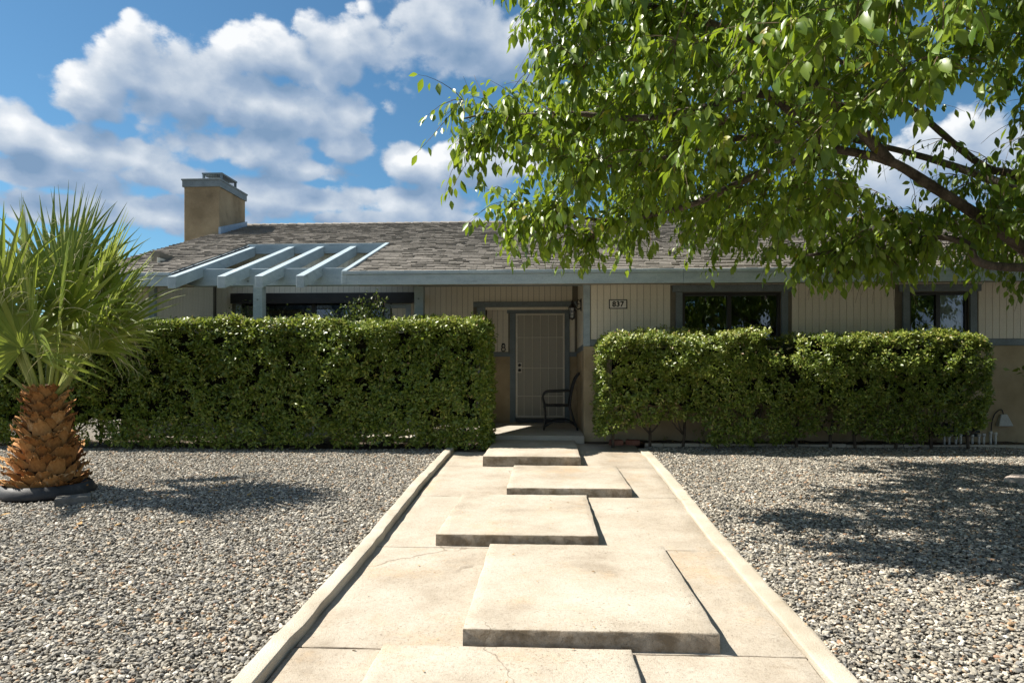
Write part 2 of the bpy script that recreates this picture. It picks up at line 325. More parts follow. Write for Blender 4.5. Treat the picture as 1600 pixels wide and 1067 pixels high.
M['plaque'] = surf('white_enamel', [(0.2, (0.78, 0.75, 0.68)), (0.8, (0.85, 0.82, 0.76))], 9, 0.4, 0.0)
M['dryleaf'] = surf('dry_leaf', [(0.0, (0.16, 0.09, 0.04)), (0.5, (0.36, 0.22, 0.08)), (1.0, (0.50, 0.36, 0.16))], 20, 0.85, 0.1, island=0.8)
M['galv'] = surf('galvanised_flashing', [(0.2, (0.26, 0.36, 0.46)), (0.8, (0.36, 0.46, 0.56))], 5, 0.4, 0.05)

def glassmat():
    m, t, out = new_mat('window_glass')
    gl = t.n.new('ShaderNodeBsdfGlossy'); gl.inputs['Roughness'].default_value = 0.015; gl.inputs['Color'].default_value = (0.85, 0.92, 1, 1)
    tr = t.n.new('ShaderNodeBsdfTransparent'); tr.inputs['Color'].default_value = (0.84, 0.87, 0.87, 1)
    fr = t.n.new('ShaderNodeFresnel'); fr.inputs['IOR'].default_value = 1.52
    mx = t.n.new('ShaderNodeMixShader'); t.l.new(t.math('ADD', t.math('MULTIPLY', fr.outputs[0], 1.4), 0.03, clamp=True), mx.inputs[0])
    b = t.n.new('ShaderNodeBump'); b.inputs['Strength'].default_value = 0.03; tcn = t.n.new('ShaderNodeTexCoord')
    t.l.new(t.noise(tcn.outputs['Object'], 2.5, 1), b.inputs['Height']); t.l.new(b.outputs[0], gl.inputs['Normal'])
    t.l.new(tr.outputs[0], mx.inputs[1]); t.l.new(gl.outputs[0], mx.inputs[2]); t.l.new(mx.outputs[0], out.inputs[0]); return m
M['glass'] = glassmat()
def screenmat():
    m, t, out = new_mat('door_screen_mesh')
    p = t.n.new('ShaderNodeBsdfPrincipled'); p.inputs['Base Color'].default_value = (0.50, 0.475, 0.40, 1); p.inputs['Roughness'].default_value = 0.7
    tr = t.n.new('ShaderNodeBsdfTransparent'); mx = t.n.new('ShaderNodeMixShader'); mx.inputs[0].default_value = 0.62
    t.l.new(tr.outputs[0], mx.inputs[1]); t.l.new(p.outputs[0], mx.inputs[2]); t.l.new(mx.outputs[0], out.inputs[0]); return m
M['screen'] = screenmat()

# ------------------------------------------------------------------ ground, path, kerbs, gravel
def sheet(name, xs, ys, zf, mat, **kw):
    V = [(x, y, zf(x, y)) for y in ys for x in xs]; n = len(xs)
    F = [(j*n+i, j*n+i+1, (j+1)*n+i+1, (j+1)*n+i) for j in range(len(ys)-1) for i in range(n-1)]
    return tag(link(name, fast_mesh(name, V, F), mat), **kw)
sheet('ground', [-900, -60, -12, -6, 0, 6, 12, 60, 900], [-900, -60, -4, 0, 3, 6, 9, 10.6, 16, 40, 200, 900],
      lambda x, y: gz(y) - 0.05, M['ground'], label='bare gravelly ground stretching around the house', kind='structure')

path = tag(empty('path', (0, 6, gz(6))), 'pale sloping concrete walkway with stepped tread slabs', kind='structure')
JOINTS = [0.2, 1.85, 3.5, 5.2, 6.88, 8.44, 10.28]
PX0, PX1 = -1.315, 1.30
def jag(n, a): return [random.uniform(-a, a) for _ in range(n)]
def concrete_piece(name, x0, x1, y0, y1, ztop, depth, mat, parent, jitter=0.006, nx=14, ny=10, round_=0.012):
    """a cast slab with slightly ragged, rounded edges; ztop(x, y) gives its surface"""
    xs = np.linspace(x0, x1, nx+1); ys = np.linspace(y0, y1, ny+1); V = []; F = []
    def idx(i, j): return j*(nx+1)+i
    jx0, jx1, jy0, jy1 = jag(ny+1, jitter), jag(ny+1, jitter), jag(nx+1, jitter), jag(nx+1, jitter)
    top = {}
    for j, y in enumerate(ys):
        for i, x in enumerate(xs):
            X, Y = x, y
            if i == 0: X = x + round_ + jx0[j]
            if i == nx: X = x - round_ + jx1[j]
            if j == 0: Y = y + round_ + jy0[i]
            if j == ny: Y = y - round_ + jy1[i]
            V.append((X, Y, ztop(X, Y) + random.uniform(-0.0012, 0.0012)))
    for j in range(ny):
        for i in range(nx): F.append((idx(i, j), idx(i+1, j), idx(i+1, j+1), idx(i, j+1)))
    ring = [(i, 0) for i in range(nx)] + [(nx, j) for j in range(ny)] + [(i, ny) for i in range(nx, 0, -1)] + [(0, j) for j in range(ny, 0, -1)]
    base = len(V); n = len(ring)
    for lev, (out, dz) in enumerate(((round_*0.75, -round_*0.35), (round_, -round_), (round_*1.0, -depth))):
        for (i, j) in ring:
            x, y, z = V[idx(i, j)]
            ox = -out if i == 0 else out if i == nx else 0; oy = -out if j == 0 else out if j == ny else 0
            k = random.uniform(-0.003, 0.003) if lev == 2 else 0
            V.append((x+ox+k, y+oy+k, z+dz))
    prev = [idx(i, j) for (i, j) in ring]
    for lev in range(3):
        cur = [base+lev*n+k for k in range(n)]
        for k in range(n): k2 = (k+1) % n; F.append((prev[k], cur[k], cur[k2], prev[k2]))
        prev = cur
    me = bpy.data.meshes.new(name); me.from_pydata(V, [], F); me.update()
    me.polygons.foreach_set('use_smooth', [True]*len(me.polygons))
    try: me.set_sharp_from_angle(angle=R(50))
    except Exception: pass
    return link(name, me, mat, parent)
for j in range(len(JOINTS)-1):
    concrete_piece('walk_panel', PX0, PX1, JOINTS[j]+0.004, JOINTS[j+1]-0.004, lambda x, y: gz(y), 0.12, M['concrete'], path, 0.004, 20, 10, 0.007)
TREADS = [(-0.845, 0.43, 2.06, 3.49, -0.349), (-0.436, 0.873, 3.515, 5.20, -0.258), (-0.856, 0.394, 5.235, 6.87, -0.183),
          (-0.41, 0.845, 6.885, 8.43, -0.103), (-0.80, 0.41, 8.455, 10.29, 0.018)]
for k, (x0, x1, y0, y1, zt) in enumerate(TREADS):
    sl = 0.0515*0.16
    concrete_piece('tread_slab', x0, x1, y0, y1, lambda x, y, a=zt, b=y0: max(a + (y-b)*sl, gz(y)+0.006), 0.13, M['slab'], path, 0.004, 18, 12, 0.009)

def kerb(name, xc, w, h, lab, seed):
    r = random.Random(seed); ys = np.linspace(0.5, 9.75, 60); V = []; F = []; prof = [(-.5, -.12), (-.5, .80), (-.45, .96), (-.3, 1.0), (.3, 1.0), (.45, .95), (.5, .8), (.5, -.12)]
    ph = r.uniform(0, 6)
    for y in ys:
        dx = 0.014*math.sin(y*1.3+ph)+r.uniform(-.005, .005); hh = h*(1+0.08*math.sin(y*1.1+ph)+r.uniform(-.03, .03)); ww = w*(1+r.uniform(-.05, .05))
        for (a, b) in prof: V.append((xc+dx+a*ww+r.uniform(-.003, .003), y, gz(y)+(b*hh if b > 0 else -0.1)))
    n = len(prof)
    for i in range(len(ys)-1):
        for k in range(n-1): F.append((i*n+k, (i+1)*n+k, (i+1)*n+k+1, i*n+k+1))
    F += [tuple(range(n)), tuple((len(ys)-1)*n+k for k in reversed(range(n)))]
    me = bpy.data.meshes.new(name); me.from_pydata(V, [], F); me.update(); me.polygons.foreach_set('use_smooth', [True]*len(me.polygons))
    try: me.set_sharp_from_angle(angle=R(30))
    except Exception: pass
    return tag(link(name, me, M['kerb']), label=lab, kind='structure')
kerb('kerb', -1.372, 0.105, 0.062, 'raised concrete kerb between the walkway and the palm side gravel', 3)
kerb('kerb', 1.362, 0.125, 0.022, 'low concrete kerb between the walkway and the shaded gravel', 5)
edge = MB()
xs = np.linspace(1.43, 9.0, 30)
for a, b in zip(xs[:-1], xs[1:]): edge.box(a, b-0.004, 10.03+0.012*math.sin(a*2), 10.12+0.012*math.sin(a*2), -0.12, gz(10.1)+0.045+random.uniform(-.006, .006))
tag(edge.build('kerb', M['kerb'], bevel=0.008), 'narrow concrete edging along the planting bed by the front wall', kind='structure')
sheet('soil_bed', list(np.linspace(1.32, 9.2, 60)), list(np.linspace(10.1, 10.62, 8)), lambda x, y: gz(y)+0.012+random.uniform(-.015, .02), M['soil'], label='dark soil bed under the hedge by the house wall', kind='structure')
sheet('soil_bed', list(np.linspace(-9, -0.85, 60)), list(np.linspace(9.5, 10.38, 9)), lambda x, y: gz(y)+0.0+random.uniform(-.015, .02), M['soil'], label='dark soil strip under the long hedge', kind='structure')
sheet('soil_bed', [-0.85, -0.8, PX0+0.5, 0.6, PX1, 1.4], [10.3, 10.45, 10.62], lambda x, y: gz(y)-0.01, M['soil'], label='bare soil at the porch front edge', kind='structure')

def pebble_material():
    m, t, out = new_mat('river_pebble')
    oi = t.n.new('ShaderNodeObjectInfo'); tcn = t.n.new('ShaderNodeTexCoord')
    c = t.ramp(oi.outputs['Random'], [(0.0, (0.09, 0.086, 0.08)), (0.15, (0.175, 0.158, 0.13)), (0.32, (0.27, 0.245, 0.20)), (0.5, (0.36, 0.322, 0.256)), (0.64, (0.22, 0.212, 0.196)), (0.78, (0.44, 0.395, 0.32)), (0.9, (0.62, 0.575, 0.49)), (0.955, (0.36, 0.25, 0.14)), (1.0, (0.32, 0.19, 0.12))])
    nz = t.noise(tcn.outputs['Object'], 60, 4, 0.6); c = t.mix(1.0, c, t.ramp(nz, [(0.3, (0.75,)*3), (0.7, (1.12,)*3)]), 'MULTIPLY')
    p = t.n.new('ShaderNodeBsdfPrincipled'); t.l.new(c, p.inputs['Base Color']); p.inputs['Roughness'].default_value = 0.7; p.inputs['Specular IOR Level'].default_value = 0.35
    t.l.new(p.outputs[0], out.inputs[0]); return m
M['pebble'] = pebble_material()
def pebble_group():
    g = bpy.data.node_groups.new('pebbles', 'GeometryNodeTree'); t = NT(g)
    g.interface.new_socket('Geometry', in_out='INPUT', socket_type='NodeSocketGeometry'); g.interface.new_socket('Geometry', in_out='OUTPUT', socket_type='NodeSocketGeometry')
    gi = t.n.new('NodeGroupInput'); go = t.n.new('NodeGroupOutput'); gti = t.n.new('GeometryNodeGeometryToInstance')
    for k in range(6):
        ico = t.n.new('GeometryNodeMeshIcoSphere'); ico.inputs['Radius'].default_value = 0.5; ico.inputs['Subdivisions'].default_value = 2
        sp = t.n.new('GeometryNodeSetPosition'); pos = t.n.new('GeometryNodeInputPosition')
        add = t.n.new('ShaderNodeVectorMath'); add.operation = 'ADD'; t.l.new(pos.outputs[0], add.inputs[0]); add.inputs[1].default_value = (k*7.3, k*3.1, k*1.7)
        nz = t.n.new('ShaderNodeTexNoise'); nz.inputs['Scale'].default_value = 1.7; nz.inputs['Detail'].default_value = 1.0; t.l.new(add.outputs[0], nz.inputs['Vector'])
        sub = t.n.new('ShaderNodeVectorMath'); sub.operation = 'SUBTRACT'; t.l.new(nz.outputs['Color'], sub.inputs[0]); sub.inputs[1].default_value = (0.5, 0.5, 0.5)
        scl = t.n.new('ShaderNodeVectorMath'); scl.operation = 'SCALE'; t.l.new(sub.outputs[0], scl.inputs[0]); scl.inputs['Scale'].default_value = 0.75
        t.l.new(ico.outputs[0], sp.inputs['Geometry']); t.l.new(scl.outputs[0], sp.inputs['Offset'])
        tf = t.n.new('GeometryNodeTransform'); t.l.new(sp.outputs[0], tf.inputs[0]); tf.inputs['Scale'].default_value = (1.0, 0.62+0.06*(k % 4), 0.40+0.05*(k % 3))
        t.l.new(tf.outputs[0], gti.inputs[0])
    iop = t.n.new('GeometryNodeInstanceOnPoints'); t.l.new(gi.outputs[0], iop.inputs['Points']); t.l.new(gti.outputs[0], iop.inputs['Instance']); iop.inputs['Pick Instance'].default_value = True
    ri = t.n.new('FunctionNodeRandomValue'); ri.data_type = 'INT'; ri.inputs[4].default_value = 0; ri.inputs[5].default_value = 5; t.l.new(ri.outputs[2], iop.inputs['Instance Index'])
    rr = t.n.new('FunctionNodeRandomValue'); rr.data_type = 'FLOAT_VECTOR'; rr.inputs[0].default_value = (-0.5, -0.5, 0); rr.inputs[1].default_value = (0.5, 0.5, 6.283); rr.inputs['Seed'].default_value = 5
    t.l.new(rr.outputs[0], iop.inputs['Rotation'])
    rs = t.n.new('FunctionNodeRandomValue'); rs.data_type = 'FLOAT'; rs.inputs[2].default_value = 0.0; rs.inputs[3].default_value = 1.0; rs.inputs['Seed'].default_value = 9
    pw = t.math('ADD', t.math('MULTIPLY', t.math('POWER', rs.outputs[1], 2.0), 0.025), 0.0165)
    t.l.new(pw, iop.inputs['Scale'])
    sm = t.n.new('GeometryNodeSetMaterial'); t.l.new(iop.outputs[0], sm.inputs[0]); sm.inputs['Material'].default_value = M['pebble']
    t.l.new(sm.outputs[0], go.inputs[0]); return g
PEB = pebble_group()
def gravel(name, side, lab):
    step = 0.0174
    if side < 0: gx = np.arange(-9.0, -1.42, step)
    else: gx = np.arange(1.425, 8.0, step)
    gy = np.arange(2.2, 10.06, step)
    X, Y = np.meshgrid(gx, gy); X = X.ravel()+rng.uniform(-.0095, .0095, X.size); Y = Y.ravel()+rng.uniform(-.011, .011, Y.size)
    if side < 0: keep = (X > -0.842*Y-0.9) & (Y < 9.62+0.08*np.sin(X*3)) & (np.hypot(X+5.20, Y-6.85) > 0.455)
    else: keep = (X < 0.672*Y+0.9) & (Y < 10.03)
    X, Y = X[keep], Y[keep]; 
    Z = -0.546+0.0515*np.minimum(Y, 10.6)+0.006+rng.uniform(-.012, .012, X.size)+0.012*np.sin(X*2.3+Y)*np.sin(Y*1.7)
    me = bpy.data.meshes.new(name); me.vertices.add(X.size); me.vertices.foreach_set('co', np.stack([X, Y, Z], 1).astype(np.float32).ravel()); me.update()
    o = link(name, me, M['pebble']); m = o.modifiers.new('pebbles', 'NODES'); m.node_group = PEB
    tag(o, lab, 'gravel', kind='stuff'); return X.size
gravel('gravel', -1, 'grey and tan river gravel around the palm, left of the walkway')
gravel('gravel', 1, 'grey and tan river gravel under the tree shade, right of the walkway')

# ------------------------------------------------------------------ house
house = tag(empty('house', (0, 12, 0)), 'single storey ranch house with cream siding, blue trim and shingle roof', 'house')
PITCH = 0.3385; EY, EZ, RY = 9.85, 2.53, 15.7; RZ = EZ+PITCH*(RY-EY)
RX0, RX1 = -7.06, 10.2
CX0, CX1, CY1 = -5.56, -2.95, 12.5           # pergola cut-out in the roof
def rz(y): return EZ+PITCH*(y-EY)
porch = MB().box(-1.98, 0.56, 10.30, 12.98, -0.25, 0.10).build('porch_floor', M['porch'], bevel=0.015); tag(porch, 'shaded concrete porch floor before the front door', kind='structure')
patio = MB().box(-6.25, -1.985, 10.42, 12.6, -0.25, 0.045).build('patio_floor', M['porch'], bevel=0.01); tag(patio, 'concrete patio floor behind the long hedge', kind='structure')

# roof deck and shingles
roof = MB()
def deck(x0, x1, y0, y1):
    a, b = rz(y0)-0.012, rz(y1)-0.012
    roof.hexa([(x0, y0, a-0.05), (x1, y0, a-0.05), (x1, y1, b-0.05), (x0, y1, b-0.05)], [(x0, y0, a), (x1, y0, a), (x1, y1, b), (x0, y1, b)])
deck(RX0, CX0, EY, CY1); deck(CX1, RX1, EY, CY1); deck(RX0, RX1, CY1, RY)
roof_o = roof.build('roof', M['underlay'], house)
back = MB().hexa([(RX0, RY, RZ-0.06), (RX1, RY, RZ-0.06), (RX1, 21.6, EZ-0.06), (RX0, 21.6, EZ-0.06)], [(RX0, RY, RZ), (RX1, RY, RZ), (RX1, 21.6, EZ), (RX0, 21.6, EZ)]).build('back_slope', M['shingle'], roof_o)
sh = MB(); slope_len = math.hypot(RY-EY, RZ-EZ); cs, sn = (RY-EY)/slope_len, (RZ-EZ)/slope_len
EXPO = 0.138; rows = int(slope_len/EXPO)+1
def shingle(x0, x1, s0, thick, lift):
    s1 = min(s0+EXPO*1.35, slope_len)
    def P(x, s, h): return (x, EY+s*cs-sn*h, EZ+s*sn+cs*h-0.012)
    sh.hexa([P(x0, s0, 0.001), P(x1, s0, 0.001), P(x1, s1, 0.0), P(x0, s1, 0.0)], [P(x0, s0, thick), P(x1, s0, thick+lift), P(x1, s1, 0.005), P(x0, s1, 0.005)])
for r_ in range(rows):
    s0 = r_*EXPO - 0.02; x = RX0-random.uniform(0, 0.2)
    while x < RX1:
        w = random.choice((0.09, 0.12, 0.14, 0.17, 0.21)); a, b = max(x, RX0-0.02), min(x+w-0.006, RX1+0.02); x += w
        ym = EY+(s0+EXPO)*cs
        segs = [(a, b)]
        if ym < CY1+0.12:
            segs = [(p, min(q, CX0-0.03)) for p, q in segs if p < CX0-0.06] + [(max(p, CX1+0.05), q) for p, q in segs if q > CX1+0.09]
        for p, q in segs:
            if q-p > 0.02: shingle(p, q, s0+random.uniform(-.006, .006), random.choice((0.022, 0.024, 0.027, 0.032)), random.uniform(-.002, .003))
tag(sh.build('shingles', M['shingle'], roof_o), 'weathered grey brown asphalt shingles in uneven courses', kind='stuff')
x = RX0-0.02
while x < RX1:
    mb = MB(); l = 0.26; dz = 0.018
    mb.hexa([(x, RY-0.15, RZ-0.055), (x+l, RY-0.15, RZ-0.055), (x+l, RY+0.0, RZ-0.01), (x, RY+0.0, RZ-0.01)], [(x, RY-0.15, RZ-0.03), (x+l, RY-0.15, RZ-0.045), (x+l, RY, RZ+0.012), (x, RY, RZ+0.03)])
    mb.hexa([(x, RY, RZ-0.01), (x+l, RY, RZ-0.01), (x+l, RY+0.15, RZ-0.055), (x, RY+0.15, RZ-0.055)], [(x, RY, RZ+0.03), (x+l, RY, RZ+0.012), (x+l, RY+0.15, RZ-0.045), (x, RY+0.15, RZ-0.03)])
    mb.build('ridge_cap', M['shingle'], roof_o); x += 0.21 if x < 7 else 0.26
# fascias
def fascia(x0, x1):
    f = MB().box(x0, x1, EY-0.045, EY-0.005, 2.325, 2.475).build('fascia_board', M['blue'], roof_o, bevel=0.004)
    MB().box(x0-0.001, x1+0.001, EY-0.065, EY-0.003, 2.477, 2.522).build('eave_trim', M['blue'], roof_o, bevel=0.004)
fascia(RX0, CX0-0.02); fascia(CX1-0.03, 1.93); fascia(1.934, 6.3); fascia(6.304, RX1)
for (x, s) in ((RX0-0.03, 1), (RX1-0.01, 1)):
    MB().hexa([(x, EY-.05, EZ-.22), (x+.04, EY-.05, EZ-.22), (x+.04, RY, RZ-.22), (x, RY, RZ-.22)], [(x, EY-.05, EZ-.035), (x+.04, EY-.05, EZ-.035), (x+.04, RY, RZ-.035), (x, RY, RZ-.035)]).build('rake_board', M['blue'], roof_o)
MB().box(CX1+0.02, RX1, EY, 10.56, 2.40, 2.425).build('soffit', M['soffit'], roof_o)
MB().box(RX0+.04, CX0-.03, EY, 10.56, 2.40, 2.425).build('soffit', M['soffit'], roof_o)
MB().box(-2.0, 0.556, 10.73, 12.58, 2.66, 2.68).build('porch_ceiling', M['soffit'], roof_o)

# walls: plain bodies
GAP = 0.1016
def wall_body(name, boxes, mat): 
    mb = MB()
    for b in boxes: mb.box(*b)
    return mb.build(name, mat, house)
board_cache = {}
def board(parent, axis, a, plane, z0, z1, w=GAP-0.006, sign=-1):
    """one vertical siding board: axis 'x' runs along X on plane Y, axis 'y' runs along Y on plane X"""
    key = (axis, round(z1-z0, 3), round(w, 3), sign)
    if key not in board_cache:
        mb = MB(); t = 0.011*sign
        if axis == 'x': mb.box(0, w, min(0, t), max(0, t), 0, z1-z0)
        else: mb.box(min(0, t), max(0, t), 0, w, 0, z1-z0)
        board_cache[key] = mb.mesh('siding_board'); board_cache[key].materials.append(M['siding'])
    o = bpy.data.objects.new('siding_board', board_cache[key]); col.objects.link(o)
    o.location = (a, plane, z0) if axis == 'x' else (plane, a, z0); attach(o, parent); return o
FY = 10.60
W1 = (2.07, 3.554, 1.25, 2.275); W2 = (5.45, 6.33, 1.25, 2.265)
front = wall_body('front_wall', [(0.575, W1[0], FY, FY+.14, 1.2, 2.62), (W1[1], W2[0], FY, FY+.14, 1.2, 2.62), (W2[1], 9.8, FY, FY+.14, 1.2, 2.62), (W1[0], W1[1], FY, FY+.14, W1[3], 2.62), (W2[0], W2[1], FY, FY+.14, W2[3], 2.62), (W1[0], W1[1], FY, FY+.14, 1.2, W1[2]), (W2[0], W2[1], FY, FY+.14, 1.2, W2[2])], M['groove'])
for i in range(92):
    a = 0.672+i*GAP
    for (lo, hi, z0, z1) in ((W1[0]-.11, W1[1]+.11, 2.39, 2.61), (W2[0]-.11, W2[1]+.11, 2.38, 2.61), (-1, -1, 1.56, 2.61)):
        if lo < a+GAP and a < hi: z = (z0, z1); break
        z = (1.56, 2.61)
    if a > 8.0: continue
    board(front, 'x', a, FY-0.0005, z[0], z[1])
MB().box(8.02, 9.8, FY-.012, FY-.001, 1.56, 2.61).build('siding_sheet', M['siding'], front)
MB().box(0.563, 9.8, FY-0.03, FY+0.13, -0.3, 1.455).build('stucco_base', M['stucco'], front, bevel=0.012)
for (a, b) in ((0.664, W1[0]-.105), (W1[1]+.105, W2[0]-.105), (W2[1]+.105, 9.8)):
    MB().box(a, b, FY-0.034, FY-0.001, 1.458, 1.556).build('trim_band', M['bluedark'], front, bevel=0.004)
MB().box(0.558, 0.662, FY-0.038, FY+0.06, 1.457, 2.45).build('corner_board', M['blue'], front, bevel=0.004)
# return wall of the porch
ret = wall_body('porch_side_wall', [(0.575, 0.70, FY+.14, 12.98, 1.2, 2.66)], M['groove'])
for i in range(22):
    a = FY+0.062+i*GAP
    if a < 12.85: board(ret, 'y', a, 0.5745, 1.49, 2.65)
MB().box(0.561, 0.69, FY+0.131, 12.98, -0.2, 1.40).build('stucco_base', M['stucco'], ret)
MB().box(0.556, 0.574, FY+0.062, 12.95, 1.402, 1.488).build('trim_band', M['bluedark'], ret)
# courtyard / entry wall at Y 12.6
BY = 12.60; PD = (-5.75, -3.02, 0.05, 2.40)
ent = wall_body('entry_wall', [(-6.25, PD[0], BY, BY+.12, -0.2, 3.40), (PD[1], -1.15, BY, BY+.12, -0.2, 3.40), (PD[0], PD[1], BY, BY+.12, PD[3], 3.40), (-1.15, 0.575, BY, BY+.12, 2.25, 3.40)], M['groove'])
i = 0; a = -6.24
while a < 0.46:
    z0 = 1.47; z1 = 3.36 if a < CX1-0.1 else 2.655
    if PD[0]-.12 < a+GAP and a < PD[1]+.1: z0 = 2.51
    if a+GAP > -1.30: z0 = 2.352
    board(ent, 'x', a, BY-0.0005, z0, z1); a += GAP
MB().box(-6.25, PD[0]-.1, BY-.025, BY-.001, -.2, 1.38).build('stucco_base', M['stucco'], ent)
MB().box(PD[1]+.1, -1.302, BY-.025, BY-.001, -.2, 1.38).build('stucco_base', M['stucco'], ent)
MB().box(PD[1]+.1, -1.302, BY-.03, BY-.001, 1.383, 1.466).build('trim_band', M['bluedark'], ent)
MB().box(-6.25, PD[0]-.1, BY-.03, BY-.001, 1.383, 1.466).build('trim_band', M['bluedark'], ent)
MB().box(-1.36, 0.555, BY-.045, BY-.012, 2.255, 2.35).build('alcove_header', M['bluedark'], ent, bevel=.004)
MB().box(-1.30, -1.142, BY-.035, BY-.002, 0.10, 2.253).build('alcove_jamb', M['bluedark'], ent, bevel=.004)
MB().box(-1.148, 0.56, BY-.005, BY+.03, 2.205, 2.252).build('alcove_lip', M['siding'], ent)
IY = 12.95
inn = wall_body('alcove_wall', [(-1.15, -0.66, IY, IY+.12, 0, 2.5), (0.39, 0.575, IY, IY+.12, 0, 2.5), (-0.66, 0.39, IY, IY+.12, 2.2, 2.5), (-1.26, -1.145, BY+.12, IY+.1, 0, 2.5), (-1.15, 0.575, BY+.12, IY, 2.30, 2.5)], M['groove'])
for a in [-1.14+GAP*k for k in range(4)] + [0.424]:
    board(inn, 'x', a, IY-.0005, 1.435, 2.295)
MB().box(-1.145, -0.705, IY-.02, IY-.001, 0, 1.345).build('stucco_base', M['stucco'], inn)
MB().box(0.425, 0.56, IY-.02, IY-.001, 0, 1.345).build('stucco_base', M['stucco'], inn)
MB().box(-1.145, -0.705, IY-.026, IY-.001, 1.348, 1.432).build('trim_band', M['bluedark'], inn)
MB().box(0.425, 0.555, IY-.026, IY-.001, 1.348, 1.432).build('trim_band', M['bluedark'], inn)
# left wing front and the rest of the shell
lw = wall_body('wing_wall', [(-6.78, -6.26, FY, FY+.14, 1.2, 2.62), (-6.40, -6.262, FY+.14, BY+.12, -.2, 3.0)], M['groove'])
for k in range(4): board(lw, 'x', -6.76+k*GAP, FY-.0005, 1.56, 2.61)
MB().box(-6.345, -6.25, FY-.03, FY+.04, 0.0, 2.415).build('corner_board', M['blue'], lw, bevel=.004)
MB().box(-6.80, -6.35, FY-.03, FY+.13, -.3, 1.455).build('stucco_base', M['stucco'], lw)
for k in range(18): board(lw, 'y', FY+.06+k*GAP, -6.2615, 0.06, 2.9, sign=1)
MB().box(-6.80, -6.352, FY-.034, FY-.001, 1.458, 1.556).build('trim_band', M['bluedark'], lw)
shell = MB()
shell.box(-6.78, -6.62, FY+.14, 20.9, -.3, 2.6); shell.box(9.65, 9.8, FY+.14, 20.9, -.3, 2.6); shell.box(-6.6, 9.64, 20.75, 20.9, -.3, 2.6)
b = len(shell.v); shell.v += [(-6.7, FY, 2.6), (-6.7, 20.9, 2.6), (-6.7, RY, RZ-.09), (9.72, FY, 2.6), (9.72, 20.9, 2.6), (9.72, RY, RZ-.09)]; shell.f += [(b, b+1, b+2), (b+3, b+5, b+4)]
shell.build('outer_wall', M['stucco'], house)
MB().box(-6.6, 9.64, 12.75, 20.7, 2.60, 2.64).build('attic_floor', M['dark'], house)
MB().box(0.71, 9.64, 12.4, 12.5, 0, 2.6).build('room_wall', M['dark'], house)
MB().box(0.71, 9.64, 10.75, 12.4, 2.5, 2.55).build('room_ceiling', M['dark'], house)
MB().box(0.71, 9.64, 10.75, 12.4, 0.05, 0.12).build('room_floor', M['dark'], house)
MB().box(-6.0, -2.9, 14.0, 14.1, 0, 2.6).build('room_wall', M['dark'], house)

def window(W, mull, lab, blind=None):
    x0, x1, z0, z1 = W
    w = MB(); t = 0.045
    w.box(x0, x1, FY+.02, FY+.09, z1-t, z1); w.box(x0, x1, FY+.02, FY+.09, z0, z0+t); w.box(x0, x0+t, FY+.021, FY+.089, z0+t, z1-t); w.box(x1-t, x1, FY+.021, FY+.089, z0+t, z1-t); w.box(mull-.03, mull+.03, FY+.022, FY+.088, z0+t, z1-t)
    o = w.build('window', M['bronze'], house); o['label'] = lab
    MB().box(x0+t, mull-.03, FY+.055, FY+.061, z0+t, z1-t).build('pane', M['glass'], o)
    MB().box(mull+.03, x1-t, FY+.045, FY+.051, z0+t, z1-t).build('pane', M['glass'], o)
    MB().box(x0-.155, x1+.155, FY-.05, FY-.012, z1+.005, z1+.108).build('casing_head', M['bluedark'], o, bevel=.004)
    MB().box(x0-.10, x0-.002, FY-.04, FY-.001, z0-.1, z1+.003).build('casing_side', M['bluedark'], o, bevel=.004)
    MB().box(x1+.002, x1+.10, FY-.04, FY-.001, z0-.1, z1+.003).build('casing_side', M['bluedark'], o, bevel=.004)
    MB().box(x0-.12, x1+.12, FY-.07, FY-.042, z0-.14, z0-.06).build('window_sill', M['bluedark'], o)
    if blind:
        c = MB(); n = 26
        for k in range(n):
            xa = blind[0]+(blind[1]-blind[0])*k/n; xb = blind[0]+(blind[1]-blind[0])*(k+1)/n; off = 0.02*(k % 2)
            c.hexa([(xa, FY+.075+off, z0), (xb, FY+.095-off, z0), (xb, FY+.10-off, z0), (xa, FY+.08+off, z0)], [(xa, FY+.075+off, z1-.02), (xb, FY+.095-off, z1-.02), (xb, FY+.10-off, z1-.02), (xa, FY+.08+off, z1-.02)])
        c.build('curtain', M['curtain'], o)
    return o
window(W1, 2.79, 'wide dark sliding window reflecting the tree')
window(W2, 5.895, 'narrow sliding window with a pale curtain behind one pane', (5.93, 6.26))

# patio sliding door in the courtyard
pdm = MB(); x0, x1, z0, z1 = PD; t = .05
pdm.box(x0, x1, BY+.02, BY+.1, z1-t, z1); pdm.box(x0, x0+t, BY+.021, BY+.099, z0, z1-t); pdm.box(x1-t, x1, BY+.021, BY+.099, z0, z1-t); pdm.box((x0+x1)/2-.04, (x0+x1)/2+.04, BY+.022, BY+.098, z0, z1-t)
pdo = pdm.build('patio_door', M['bronze'], house)
MB().box(x0+t, (x0+x1)/2-.04, BY+.055, BY+.061, z0, z1-t).build('pane', M['glass'], pdo)
MB().box((x0+x1)/2+.04, x1-t, BY+.045, BY+.051, z0, z1-t).build('pane', M['glass'], pdo)
MB().box(x0-.1, x1+.1, BY-.045, BY-.012, z1+.003, z1+.10).build('casing_head', M['blue'], pdo)
MB().box(x0-.1, x0-.002, BY-.04, BY-.013, z0, z1).build('casing_side', M['blue'], pdo)
MB().box(x1+.002, x1+.1, BY-.04, BY-.013, z0, z1).build('casing_side', M['blue'], pdo)
MB().box(-5.9, -2.30, BY-.16, BY-.05, 2.33, 2.52).build('header_beam', M['bronze'], ent)
MB().box(-2.62, -2.53, BY-.04, BY-.013, 0.1, 2.24).build('casing_side', M['blue'], pdo)
MB().box(-2.92, -2.53, BY-.046, BY-.014, 2.243, 2.318).build('casing_head', M['blue'], pdo)

